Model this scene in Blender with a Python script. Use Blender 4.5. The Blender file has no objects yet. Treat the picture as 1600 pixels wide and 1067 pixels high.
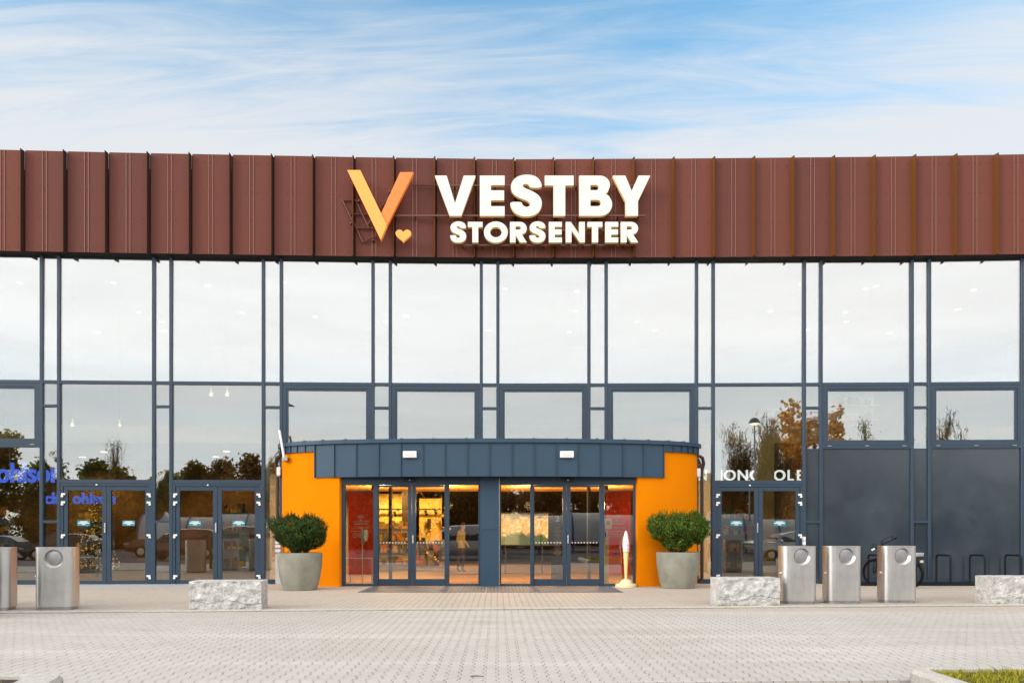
import bpy, bmesh, math, random
from mathutils import Vector, Matrix, noise
R = math.radians
SC = bpy.context.scene
COL = SC.collection

# ------------------------------------------------------------------ camera
HZ, VX, F, CH = 832.0, 777.0, 1200.0, 1.4      # horizon row, vanishing column, focal length (photo pixels), eye height
cam_d = bpy.data.cameras.new('camera')
cam = bpy.data.objects.new('camera', cam_d)
COL.objects.link(cam)
cam.location = (0, 0, CH)
cam.rotation_euler = (R(90), 0, 0)
cam_d.sensor_fit = 'HORIZONTAL'
cam_d.sensor_width = 36
cam_d.lens = 36 * F / 1600
cam_d.shift_x = (800 - VX) / 1600
cam_d.shift_y = (HZ - 533.5) / 1600
cam_d.clip_start = 0.05
cam_d.clip_end = 3000
SC.camera = cam

# ------------------------------------------------------------------ view, world, sun
SC.view_settings.view_transform = 'Standard'
SC.view_settings.look = 'None'
SC.view_settings.exposure = 0.0
SC.view_settings.gamma = 1.0
SC.cycles.use_denoising = True
SC.cycles.max_bounces = 10
SC.cycles.transparent_max_bounces = 16
SC.cycles.glossy_bounces = 5
SC.cycles.sample_clamp_indirect = 6.0
SC.cycles.caustics_reflective = False
SUN_TO = Vector((-0.80, -0.50, 0.42)).normalized()
SUN_EL = math.asin(SUN_TO.z)
SUN_AZ = math.atan2(SUN_TO.x, SUN_TO.y)

class NT:
    """small helper for node trees"""
    def __init__(s, tree):
        s.t = tree; s.n = tree.nodes; s.l = tree.links; s.n.clear()
    def node(s, typ, **kw):
        n = s.n.new(typ)
        for k, v in kw.items():
            if k.startswith('i_'):
                n.inputs[k[2:].replace('_', ' ')].default_value = v
            else:
                setattr(n, k, v)
        return n
    def link(s, a, b): s.l.new(a, b)
    def val(s, x, inp):
        if isinstance(x, (int, float)): inp.default_value = x
        elif isinstance(x, (tuple, list)): inp.default_value = x
        else: s.link(x, inp)
    def math(s, op, a, b=0.0, c=0.0, clamp=False):
        n = s.n.new('ShaderNodeMath'); n.operation = op; n.use_clamp = clamp
        s.val(a, n.inputs[0]); s.val(b, n.inputs[1])
        if op in ('MULTIPLY_ADD', 'SMOOTH_MIN', 'COMPARE', 'WRAP'): s.val(c, n.inputs[2])
        return n.outputs[0]
    def ramp(s, x, lo, hi, a=0.0, b=1.0, smooth=True):
        n = s.n.new('ShaderNodeMapRange'); n.interpolation_type = 'SMOOTHSTEP' if smooth else 'LINEAR'
        s.val(x, n.inputs[0]); n.inputs[1].default_value = lo; n.inputs[2].default_value = hi
        n.inputs[3].default_value = a; n.inputs[4].default_value = b
        return n.outputs[0]
    def mix(s, f, a, b, blend='MIX'):
        n = s.n.new('ShaderNodeMix'); n.data_type = 'RGBA'; n.blend_type = blend
        s.val(f, n.inputs[0]); 
        s.val(tuple(a) + (1,) if isinstance(a, tuple) and len(a) == 3 else a, n.inputs[6])
        s.val(tuple(b) + (1,) if isinstance(b, tuple) and len(b) == 3 else b, n.inputs[7])
        return n.outputs[2]
    def noise(s, vec, scale, detail=4, rough=0.55, dist=0.0):
        n = s.n.new('ShaderNodeTexNoise')
        n.inputs['Scale'].default_value = scale; n.inputs['Detail'].default_value = detail
        n.inputs['Roughness'].default_value = rough; n.inputs['Distortion'].default_value = dist
        if vec is not None: s.link(vec, n.inputs['Vector'])
        return n.outputs['Fac']
    def comb(s, x, y, z):
        n = s.n.new('ShaderNodeCombineXYZ'); s.val(x, n.inputs[0]); s.val(y, n.inputs[1]); s.val(z, n.inputs[2])
        return n.outputs[0]
    def sep(s, v):
        n = s.n.new('ShaderNodeSeparateXYZ'); s.link(v, n.inputs[0]); return n.outputs

W = bpy.data.worlds.new('World')
SC.world = W
W.use_nodes = True
t = NT(W.node_tree)
tc = t.node('ShaderNodeTexCoord')
dx, dy, dz = t.sep(tc.outputs['Generated'])
sky = t.node('ShaderNodeTexSky', sky_type='NISHITA', sun_disc=False, sun_elevation=SUN_EL, sun_rotation=SUN_AZ,
             air_density=1.0, dust_density=1.0, ozone_density=1.5)
# clouds are laid out on a flat layer high above: position = direction / height
hz = t.math('ADD', t.math('MAXIMUM', dz, 0.0), 0.16)
px_, py_ = t.math('DIVIDE', dx, hz), t.math('DIVIDE', dy, hz)
# streaks run almost along X, tilted a little
sx = t.math('ADD', t.math('MULTIPLY', px_, 0.99), t.math('MULTIPLY', py_, 0.10))
sy = t.math('ADD', t.math('MULTIPLY', py_, 0.99), t.math('MULTIPLY', px_, 0.05))
v1 = t.comb(t.math('MULTIPLY', sx, 0.42), t.math('MULTIPLY', sy, 1.65), 6.3)
v2 = t.comb(t.math('MULTIPLY', sx, 1.3), t.math('MULTIPLY', sy, 8.5), 5.5)
n1 = t.noise(v1, 1.25, 5, 0.55, 0.5)
n2 = t.noise(v2, 1.6, 8, 0.62, 0.9)
dens = t.math('ADD', t.math('MULTIPLY', n1, 0.68), t.math('MULTIPLY', n2, 0.40))
low = t.ramp(dz, 0.60, 0.40)                       # more cloud low in the sky
back = t.ramp(dy, 0.35, -0.25)                     # the sky behind the photographer is closed
dens = t.math('ADD', dens, t.math('MULTIPLY', low, 0.20))
dens = t.math('ADD', dens, t.math('MULTIPLY', back, 0.55))
mask = t.ramp(dens, 0.42, 0.76)
mask = t.math('MULTIPLY', mask, 0.97)
bright = t.mix(back, (8.1, 8.35, 8.7), (23.6, 22.6, 22.0))
# behind: a bluish-grey bank lower down, a pale band at the horizon
bank = t.math('MULTIPLY', back, t.math('MULTIPLY', t.ramp(dz, 0.05, 0.085), t.ramp(dz, 0.23, 0.15)))
bank = t.math('MULTIPLY', bank, t.ramp(t.noise(t.comb(t.math('MULTIPLY', dx, 2.0), t.math('MULTIPLY', dz, 22.0), 1.0), 1.6, 4), 0.25, 0.6, 0.45, 1.0))
bright = t.mix(bank, bright, (20.0, 20.9, 21.6))
warm = t.math('MULTIPLY', back, t.ramp(dz, 0.07, 0.0))
bright = t.mix(warm, bright, (22.0, 19.6, 16.5))
mot = t.ramp(t.noise(t.comb(t.math('MULTIPLY', dx, 3.0), t.math('MULTIPLY', dz, 14.0), 5.0), 1.3, 5, 0.6, 0.6), 0.3, 0.7, 0.93, 1.02)
mot = t.math('ADD', t.math('MULTIPLY', t.math('SUBTRACT', mot, 1.0), back), 1.0)
bright = t.mix(1.0, bright, t.comb(mot, mot, mot), 'MULTIPLY')
# the sky is much brighter towards the low sun on the left than on the far right
side = t.math('ADD', t.ramp(dx, -0.62, -0.92, 0.0, 0.8), t.ramp(dx, 0.62, 0.92, 1.0, 0.35))
bright = t.mix(1.0, bright, t.comb(side, side, side), 'MULTIPLY')
blue = t.mix(1.0, sky.outputs[0], (2.25, 3.15, 3.0), 'MULTIPLY')
c = t.mix(mask, blue, bright)
bg = t.node('ShaderNodeBackground'); bg.inputs['Strength'].default_value = 0.1
t.link(c, bg.inputs['Color'])
wo = t.node('ShaderNodeOutputWorld'); t.link(bg.outputs[0], wo.inputs[0])

sd = bpy.data.lights.new('sun', 'SUN'); sd.energy = 1.3; sd.angle = R(14); sd.color = (1.0, 0.90, 0.76)
so = bpy.data.objects.new('sun', sd); COL.objects.link(so)
so.rotation_euler = (-SUN_TO).to_track_quat('-Z', 'Y').to_euler()
so.location = (-20, -10, 30)

# ------------------------------------------------------------------ facade measurements
KN = [(-420, 20.16), (-200, 20.32), (0, 20.47), (200, 20.64), (400, 20.77), (560, 20.88), (800, 21.0), (1050, 20.96), (1390, 20.85), (1600, 20.72), (1900, 20.52), (2100, 20.38)]
def dF(px):
    if px <= KN[0][0]: return KN[0][1]
    for (a, da), (b, db) in zip(KN, KN[1:]):
        if px <= b:
            f = (px - a) / (b - a); return da + (db - da) * f
    return KN[-1][1]
def P2(px, off=0.0):
    d = dF(px) + off
    return Vector(((px - VX) * d / F, d))
def at(px, py, d): return Vector(((px - VX) * d / F, d, CH + (HZ - py) * d / F))
def xz(px, py, d): return ((px - VX) * d / F, CH + (HZ - py) * d / F)

# ------------------------------------------------------------------ mesh building helpers
ORG = {}
class MB:
    def __init__(s): s.v = []; s.f = []
    def add(s, vs, fs):
        k = len(s.v); s.v += [Vector(p) for p in vs]; s.f += [tuple(i + k for i in f) for f in fs]; return s
    def hexa(s, p):      # 8 points: bottom 4 ccw, top 4 ccw
        return s.add(p, [(3, 2, 1, 0), (4, 5, 6, 7), (0, 1, 5, 4), (1, 2, 6, 5), (2, 3, 7, 6), (3, 0, 4, 7)])
    def box(s, x0, x1, y0, y1, z0, z1):
        return s.hexa([(x0, y0, z0), (x1, y0, z0), (x1, y1, z0), (x0, y1, z0), (x0, y0, z1), (x1, y0, z1), (x1, y1, z1), (x0, y1, z1)])
    def lbox(s, A, u, n, u0, u1, n0, n1, z0, z1):   # box in a wall frame: u along, n outward
        q = [A + u * u0 + n * n1, A + u * u1 + n * n1, A + u * u1 + n * n0, A + u * u0 + n * n0]
        return s.hexa([(p.x, p.y, z0) for p in q] + [(p.x, p.y, z1) for p in q])
    def prism(s, poly, z0, z1):
        n = len(poly)
        return s.add([(p[0], p[1], z0) for p in poly] + [(p[0], p[1], z1) for p in poly],
                     [tuple(range(n - 1, -1, -1)), tuple(range(n, 2 * n))] + [(i, (i + 1) % n, n + (i + 1) % n, n + i) for i in range(n)])
    def tube(s, pts, rad, seg=8, cap=True):
        pts = [Vector(p) for p in pts]; n = len(pts)
        if not isinstance(rad, (list, tuple)): rad = [rad] * n
        rings = []; prev = None
        for i, p in enumerate(pts):
            d = (pts[min(i + 1, n - 1)] - pts[max(i - 1, 0)]).normalized()
            if prev is None:
                a = d.orthogonal().normalized()
            else:
                a = (prev - d * prev.dot(d)); a = a.normalized() if a.length > 1e-6 else d.orthogonal().normalized()
            prev = a; b = d.cross(a)
            rings.append([p + (a * math.cos(2 * math.pi * k / seg) + b * math.sin(2 * math.pi * k / seg)) * rad[i] for k in range(seg)])
        vs = [q for r in rings for q in r]; fs = []
        for i in range(n - 1):
            for k in range(seg):
                fs.append((i * seg + k, i * seg + (k + 1) % seg, (i + 1) * seg + (k + 1) % seg, (i + 1) * seg + k))
        if cap: fs += [tuple(range(seg - 1, -1, -1)), tuple(range((n - 1) * seg, n * seg))]
        return s.add(vs, fs)
    def lathe(s, prof, seg=32, c=(0, 0)):
        vs = []; fs = []; n = len(prof)
        for r, z in prof:
            for k in range(seg):
                a = 2 * math.pi * k / seg; vs.append((c[0] + r * math.cos(a), c[1] + r * math.sin(a), z))
        for i in range(n - 1):
            for k in range(seg):
                fs.append((i * seg + k, i * seg + (k + 1) % seg, (i + 1) * seg + (k + 1) % seg, (i + 1) * seg + k))
        fs += [tuple(range(seg - 1, -1, -1)), tuple(range((n - 1) * seg, n * seg))]
        return s.add(vs, fs)
    def build(s, name, mat, parent=None, smooth=False, local=False, angle=35):
        o0 = Vector((0, 0, 0))
        if parent is not None and not local: o0 = ORG.get(parent.name, Vector((0, 0, 0)))
        me = bpy.data.meshes.new(name)
        me.from_pydata([tuple(p - o0) for p in s.v], [], s.f)
        me.materials.append(mat)
        bm = bmesh.new(); bm.from_mesh(me); bmesh.ops.recalc_face_normals(bm, faces=bm.faces); bm.to_mesh(me); bm.free()
        if smooth:
            me.shade_smooth(); me.set_sharp_from_angle(angle=R(angle))
        me.update()
        o = bpy.data.objects.new(name, me); COL.objects.link(o)
        if parent is not None: o.parent = parent
        ORG[o.name] = o0
        return o

def tag(o, label=None, cat=None, group=None, kind=None):
    if label: o['label'] = label
    if cat: o['category'] = cat
    if group: o['group'] = group
    if kind: o['kind'] = kind
    return o
def thing(name, label, cat, loc=(0, 0, 0), rz=0.0, group=None):
    o = bpy.data.objects.new(name, None); COL.objects.link(o)
    o.location = loc; o.rotation_euler = (0, 0, rz); o.empty_display_size = 0.2
    ORG[o.name] = Vector(loc)
    return tag(o, label, cat, group)
def kids(o): return [c for c in bpy.data.objects if c.parent == o]
def copy_tree(o, parent=None):
    c = o.copy(); COL.objects.link(c); ORG[c.name] = ORG.get(o.name, Vector((0, 0, 0)))
    if parent is not None: c.parent = parent
    for ch in kids(o):
        if ch is not c: copy_tree(ch, c)
    return c
def bevel(o, w, seg=2):
    m = o.modifiers.new('bevel', 'BEVEL'); m.width = w; m.segments = seg; m.limit_method = 'ANGLE'; m.angle_limit = R(40)
    return o
def struct(name, mb, mat): return tag(mb.build(name, mat), kind='structure')
def plate(polys, depth, name, mat, place, parent=None):
    """extruded outline with holes; outlines are 2D lists; place = 4x4 matrix"""
    cu = bpy.data.curves.new('outline', 'CURVE'); cu.dimensions = '2D'; cu.fill_mode = 'BOTH'; cu.extrude = depth / 2
    for pl in polys:
        sp = cu.splines.new('POLY'); sp.points.add(len(pl) - 1); sp.use_cyclic_u = True
        for q, p in zip(sp.points, pl): q.co = (p[0], p[1], 0, 1)
    return curve_mesh(cu, name, mat, place, parent)
def curve_mesh(cu, name, mat, place, parent=None):
    tmp = bpy.data.objects.new('outline', cu); COL.objects.link(tmp)
    dg = bpy.context.evaluated_depsgraph_get(); dg.update()
    me = bpy.data.meshes.new_from_object(tmp.evaluated_get(dg))
    bpy.data.objects.remove(tmp); bpy.data.curves.remove(cu)
    o0 = ORG.get(parent.name, Vector((0, 0, 0))) if parent else Vector((0, 0, 0))
    me.transform(Matrix.Translation(-o0) @ place)
    me.materials.clear(); me.materials.append(mat); me.name = name
    o = bpy.data.objects.new(name, me); COL.objects.link(o)
    if parent: o.parent = parent
    ORG[o.name] = o0
    return o
def text(s, name, mat, origin, width, height, parent=None, bold=0.0, depth=0.01, u=None, n=None):
    """flat lettering: lower left corner at origin, fitted to width x height (of the whole drawn text)"""
    cu = bpy.data.curves.new('lettering', 'FONT'); cu.body = s; cu.size = 1; cu.extrude = 0.5; cu.offset = bold
    o = curve_mesh(cu, name, mat, Matrix.Identity(4), None)
    me = o.data
    xs = [v.co.x for v in me.vertices]; ys = [v.co.y for v in me.vertices]
    x0, x1, y0, y1 = min(xs), max(xs), min(ys), max(ys)
    u = u or Vector((1, 0)); 
    o0 = ORG.get(parent.name, Vector((0, 0, 0))) if parent else Vector((0, 0, 0))
    nn = Vector((u.y, -u.x))
    for v in me.vertices:
        a = (v.co.x - x0) / (x1 - x0) * width; b = (v.co.y - y0) / (y1 - y0) * height; c = v.co.z * depth
        v.co = Vector((origin[0] + u.x * a + nn.x * c, origin[1] + u.y * a + nn.y * c, origin[2] + b)) - o0
    if parent: o.parent = parent; ORG[o.name] = o0
    return o
def WALLM(x, y, z):   # curve XY -> world XZ, extrusion towards the viewer
    return Matrix(((1, 0, 0, x), (0, 0, -1, y), (0, 1, 0, z), (0, 0, 0, 1)))

# ------------------------------------------------------------------ materials
def principled(name, col, rough=0.5, metal=0.0, spec=0.5, coat=0.0, emit=None, es=0.0):
    m = bpy.data.materials.new(name); m.use_nodes = True
    b = m.node_tree.nodes['Principled BSDF']
    b.inputs['Base Color'].default_value = (*col, 1); b.inputs['Roughness'].default_value = rough
    b.inputs['Metallic'].default_value = metal; b.inputs['Specular IOR Level'].default_value = spec
    b.inputs['Coat Weight'].default_value = coat
    if emit: b.inputs['Emission Color'].default_value = (*emit, 1); b.inputs['Emission Strength'].default_value = es
    return m
def vary(m, scale=3.0, amt=0.12, bump=0.0, bscale=None, stretch=None, rough_amt=0.0):
    """break up a principled material: value noise in colour, optional bump"""
    nt = m.node_tree; b = nt.nodes['Principled BSDF']
    tc = nt.nodes.new('ShaderNodeTexCoord'); vec = tc.outputs['Object']
    if stretch:
        mp = nt.nodes.new('ShaderNodeMapping'); mp.inputs['Scale'].default_value = stretch
        nt.links.new(vec, mp.inputs[0]); vec = mp.outputs[0]
    n = nt.nodes.new('ShaderNodeTexNoise'); n.inputs['Scale'].default_value = scale; n.inputs['Detail'].default_value = 6; n.inputs['Roughness'].default_value = 0.6
    nt.links.new(vec, n.inputs[0])
    mr = nt.nodes.new('ShaderNodeMapRange'); mr.inputs[1].default_value = 0.25; mr.inputs[2].default_value = 0.75
    mr.inputs[3].default_value = 1 - amt; mr.inputs[4].default_value = 1 + amt
    nt.links.new(n.outputs['Fac'], mr.inputs[0])
    mx = nt.nodes.new('ShaderNodeMix'); mx.data_type = 'RGBA'; mx.blend_type = 'MULTIPLY'; mx.inputs[0].default_value = 1
    src = b.inputs['Base Color'].links[0].from_socket if b.inputs['Base Color'].links else None
    if src: nt.links.new(src, mx.inputs[6])
    else: mx.inputs[6].default_value = b.inputs['Base Color'].default_value
    nt.links.new(mr.outputs[0], mx.inputs[7]); nt.links.new(mx.outputs[2], b.inputs['Base Color'])
    if rough_amt:
        m2 = nt.nodes.new('ShaderNodeMapRange'); r0 = b.inputs['Roughness'].default_value
        m2.inputs[1].default_value = 0.3; m2.inputs[2].default_value = 0.7; m2.inputs[3].default_value = max(0.02, r0 - rough_amt); m2.inputs[4].default_value = r0 + rough_amt
        nt.links.new(n.outputs['Fac'], m2.inputs[0]); nt.links.new(m2.outputs[0], b.inputs['Roughness'])
    if bump:
        n3 = nt.nodes.new('ShaderNodeTexNoise'); n3.inputs['Scale'].default_value = bscale or scale * 4; n3.inputs['Detail'].default_value = 5
        nt.links.new(vec, n3.inputs[0])
        bp = nt.nodes.new('ShaderNodeBump'); bp.inputs['Strength'].default_value = bump; bp.inputs['Distance'].default_value = 0.02
        nt.links.new(n3.outputs['Fac'], bp.inputs['Height']); nt.links.new(bp.outputs[0], b.inputs['Normal'])
    return m
def glass(name, refl, tint, wave=0.0, wscale=0.5, coat=(1, 1, 1)):
    m = bpy.data.materials.new(name); m.use_nodes = True
    t = NT(m.node_tree)
    tr = t.node('ShaderNodeBsdfTransparent'); tr.inputs[0].default_value = (*tint, 1)
    gl = t.node('ShaderNodeBsdfGlossy'); gl.inputs['Roughness'].default_value = 0.0; gl.inputs['Color'].default_value = (*coat, 1)
    if wave:
        tc = t.node('ShaderNodeTexCoord')
        nf = t.noise(tc.outputs['Object'], wscale, 2, 0.45)
        bp = t.node('ShaderNodeBump'); bp.inputs['Strength'].default_value = 1.0; bp.inputs['Distance'].default_value = wave
        t.link(nf, bp.inputs['Height']); t.link(bp.outputs[0], gl.inputs['Normal'])
    lw = t.node('ShaderNodeLayerWeight'); lw.inputs[0].default_value = 0.5
    f = t.math('POWER', lw.outputs['Facing'], 4.0)
    f = t.math('MULTIPLY_ADD', f, 0.6, refl, clamp=True)
    ms = t.node('ShaderNodeMixShader'); t.link(f, ms.inputs[0]); t.link(tr.outputs[0], ms.inputs[1]); t.link(gl.outputs[0], ms.inputs[2])
    o = t.node('ShaderNodeOutputMaterial'); t.link(ms.outputs[0], o.inputs[0])
    return m

M = {}
M['frame'] = vary(principled('frame_paint', (0.021, 0.044, 0.074), 0.42, spec=0.45), 2.0, 0.10)
M['frame_dark'] = principled('gasket', (0.012, 0.016, 0.022), 0.6)
M['fascia'] = vary(principled('brown_sheet', (0.150, 0.050, 0.036), 0.6, spec=0.16), 0.7, 0.10, stretch=(1, 1, 0.25), rough_amt=0.08)
nt = M['fascia'].node_tree; b_ = nt.nodes['Principled BSDF']; src = b_.inputs['Base Color'].links[0].from_socket
geo = nt.nodes.new('ShaderNodeNewGeometry'); mx = nt.nodes.new('ShaderNodeMix'); mx.data_type = 'RGBA'; mx.inputs[6].default_value = (0.84, 0.86, 0.92, 1); mx.inputs[7].default_value = (1.06, 1.0, 0.96, 1)
nt.links.new(geo.outputs['Random Per Island'], mx.inputs[0]); m2 = nt.nodes.new('ShaderNodeMix'); m2.data_type = 'RGBA'; m2.blend_type = 'MULTIPLY'; m2.inputs[0].default_value = 1
nt.links.new(src, m2.inputs[6]); nt.links.new(mx.outputs[2], m2.inputs[7]); nt.links.new(m2.outputs[2], b_.inputs['Base Color'])
M['fin'] = principled('brown_fin', (0.135, 0.046, 0.010), 0.6, spec=0.15)
M['joint_and_shade'] = principled('dark_joint_and_shade', (0.050, 0.026, 0.024), 0.7, spec=0.1)  # dark tone for the open joints and for the shade painted beside the fins
M['rib'] = principled('brown_rib', (0.20, 0.078, 0.056), 0.45)
M['soffit'] = principled('soffit_black', (0.008, 0.009, 0.011), 0.7)
M['glass_up'] = glass('glass_upper', 0.31, (0.72, 0.80, 0.82), 0.0006, 0.5)
M['glass_lo'] = glass('glass_lower', 0.19, (0.80, 0.84, 0.82), 0.0008, 0.45)
M['glass_na'] = glass('glass_narrow', 0.19, (0.80, 0.84, 0.82), 0.010, 1.2)
M['glass_do'] = glass('glass_door', 0.15, (0.82, 0.80, 0.72), 0.0004, 0.5)
M['clad'] = vary(principled('dark_panel', (0.034, 0.048, 0.062), 0.17, spec=0.55, coat=0.0), 0.8, 0.16, rough_amt=0.11)
M['zinc'] = vary(principled('blue_zinc', (0.024, 0.060, 0.102), 0.42, spec=0.4), 1.2, 0.10, rough_amt=0.06)
M['orange'] = vary(principled('orange_render', (0.80, 0.226, 0.0006), 0.85, spec=0.06), 1.2, 0.04, bump=0.06, bscale=160)
M['white'] = principled('white_plastic', (0.8, 0.8, 0.78), 0.35)
M['steel'] = principled('brushed_steel', (0.60, 0.595, 0.585), 0.36, 1.0)
vary(M['steel'], 7.0, 0.05, stretch=(6, 6, 0.25), rough_amt=0.05); vary(M['steel'], 2.6, 0.12)
M['steel_dull'] = vary(principled('dull_steel', (0.36, 0.36, 0.37), 0.45, 0.9), 6, 0.25)
M['dark'] = principled('dark_plastic', (0.012, 0.012, 0.014), 0.5)
M['rubber'] = vary(principled('rubber', (0.008, 0.008, 0.009), 0.85, spec=0.1), 30, 0.2)
M['pot'] = vary(principled('pot_concrete', (0.255, 0.255, 0.212), 0.85, spec=0.2), 2.2, 0.28, bump=0.25, bscale=45)
M['soil'] = vary(principled('soil', (0.05, 0.035, 0.022), 0.95), 20, 0.4, bump=0.5)
M['wood'] = vary(principled('bark', (0.085, 0.058, 0.042), 0.9), 14, 0.3, bump=0.4)
M['stem'] = principled('red_brown_stem', (0.11, 0.045, 0.028), 0.85)
def leafmat(name, a, b, c=None, scale=2.0, trans=0.25):
    m = bpy.data.materials.new(name); m.use_nodes = True
    nt = m.node_tree; t = NT(nt)
    oi = t.node('ShaderNodeTexCoord')
    nf = t.noise(oi.outputs['Object'], scale, 3, 0.6)
    col = t.mix(t.ramp(nf, 0.35, 0.65), a, b)
    if c:
        g = t.node('ShaderNodeNewGeometry')
        col = t.mix(t.ramp(g.outputs['Random Per Island'], 0.72, 0.78), col, c)
    g = t.node('ShaderNodeNewGeometry')
    col = t.mix(1.0, col, t.mix(g.outputs['Random Per Island'], (0.62, 0.62, 0.62), (1.35, 1.35, 1.35)), 'MULTIPLY')
    b_ = t.node('ShaderNodeBsdfPrincipled'); b_.inputs['Roughness'].default_value = 0.6; b_.inputs['Specular IOR Level'].default_value = 0.3
    t.link(col, b_.inputs['Base Color'])
    tl = t.node('ShaderNodeBsdfTranslucent'); t.link(col, tl.inputs[0])
    ms = t.node('ShaderNodeMixShader'); ms.inputs[0].default_value = trans
    t.link(b_.outputs[0], ms.inputs[1]); t.link(tl.outputs[0], ms.inputs[2])
    o = t.node('ShaderNodeOutputMaterial'); t.link(ms.outputs[0], o.inputs[0])
    return m
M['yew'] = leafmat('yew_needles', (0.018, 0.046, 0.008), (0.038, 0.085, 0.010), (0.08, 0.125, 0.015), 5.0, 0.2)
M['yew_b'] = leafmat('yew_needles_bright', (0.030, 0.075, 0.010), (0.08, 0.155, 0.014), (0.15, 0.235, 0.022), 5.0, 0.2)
M['olive'] = leafmat('olive_leaves', (0.13, 0.12, 0.03), (0.25, 0.20, 0.04), (0.34, 0.21, 0.04), 0.35, 0.55)
M['greenleaf'] = leafmat('green_leaves', (0.12, 0.17, 0.04), (0.24, 0.26, 0.05), (0.32, 0.29, 0.05), 0.4, 0.55)
M['autumn'] = leafmat('autumn_leaves', (0.75, 0.34, 0.05), (0.85, 0.48, 0.10), (0.9, 0.58, 0.14), 0.4, 0.55)
M['brownleaf'] = leafmat('brown_leaves', (0.17, 0.11, 0.05), (0.29, 0.19, 0.07), (0.38, 0.23, 0.07), 0.4, 0.55)
M['grass'] = leafmat('grass_blades', (0.24, 0.27, 0.016), (0.44, 0.42, 0.022), (0.52, 0.45, 0.05), 3.0, 0.35)

def granite(name, col, bump=0.5, speck=0.35, bscale=28):
    m = principled(name, col, 0.82, spec=0.3)
    nt = m.node_tree; b = nt.nodes['Principled BSDF']
    tc = nt.nodes.new('ShaderNodeTexCoord')
    vo = nt.nodes.new('ShaderNodeTexVoronoi'); vo.inputs['Scale'].default_value = 120
    no = nt.nodes.new('ShaderNodeTexNoise'); no.inputs['Scale'].default_value = 9; no.inputs['Detail'].default_value = 8; no.inputs['Roughness'].default_value = 0.7
    nt.links.new(tc.outputs['Object'], vo.inputs[0]); nt.links.new(tc.outputs['Object'], no.inputs[0])
    ad = nt.nodes.new('ShaderNodeMath'); ad.operation = 'MULTIPLY_ADD'; ad.inputs[1].default_value = 0.45
    nt.links.new(vo.outputs['Color'], ad.inputs[0]); nt.links.new(no.outputs['Fac'], ad.inputs[2])
    mr = nt.nodes.new('ShaderNodeMapRange'); mr.inputs[1].default_value = 0.42; mr.inputs[2].default_value = 0.95; mr.inputs[3].default_value = 1 - speck; mr.inputs[4].default_value = 1 + speck * 0.55
    nt.links.new(ad.outputs[0], mr.inputs[0])
    mx = nt.nodes.new('ShaderNodeMix'); mx.data_type = 'RGBA'; mx.blend_type = 'MULTIPLY'; mx.inputs[0].default_value = 1
    mx.inputs[6].default_value = (*col, 1); nt.links.new(mr.outputs[0], mx.inputs[7]); nt.links.new(mx.outputs[2], b.inputs['Base Color'])
    n3 = nt.nodes.new('ShaderNodeTexNoise'); n3.inputs['Scale'].default_value = bscale; n3.inputs['Detail'].default_value = 8; n3.inputs['Roughness'].default_value = 0.7
    nt.links.new(tc.outputs['Object'], n3.inputs[0])
    bp = nt.nodes.new('ShaderNodeBump'); bp.inputs['Strength'].default_value = bump; bp.inputs['Distance'].default_value = 0.03
    nt.links.new(n3.outputs['Fac'], bp.inputs['Height']); nt.links.new(bp.outputs[0], b.inputs['Normal'])
    return m
M['granite'] = granite('granite', (0.55, 0.55, 0.54), 0.9, 0.55, 22)
M['kerb'] = granite('kerb_granite', (0.50, 0.485, 0.44), 0.4, 0.35)

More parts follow.
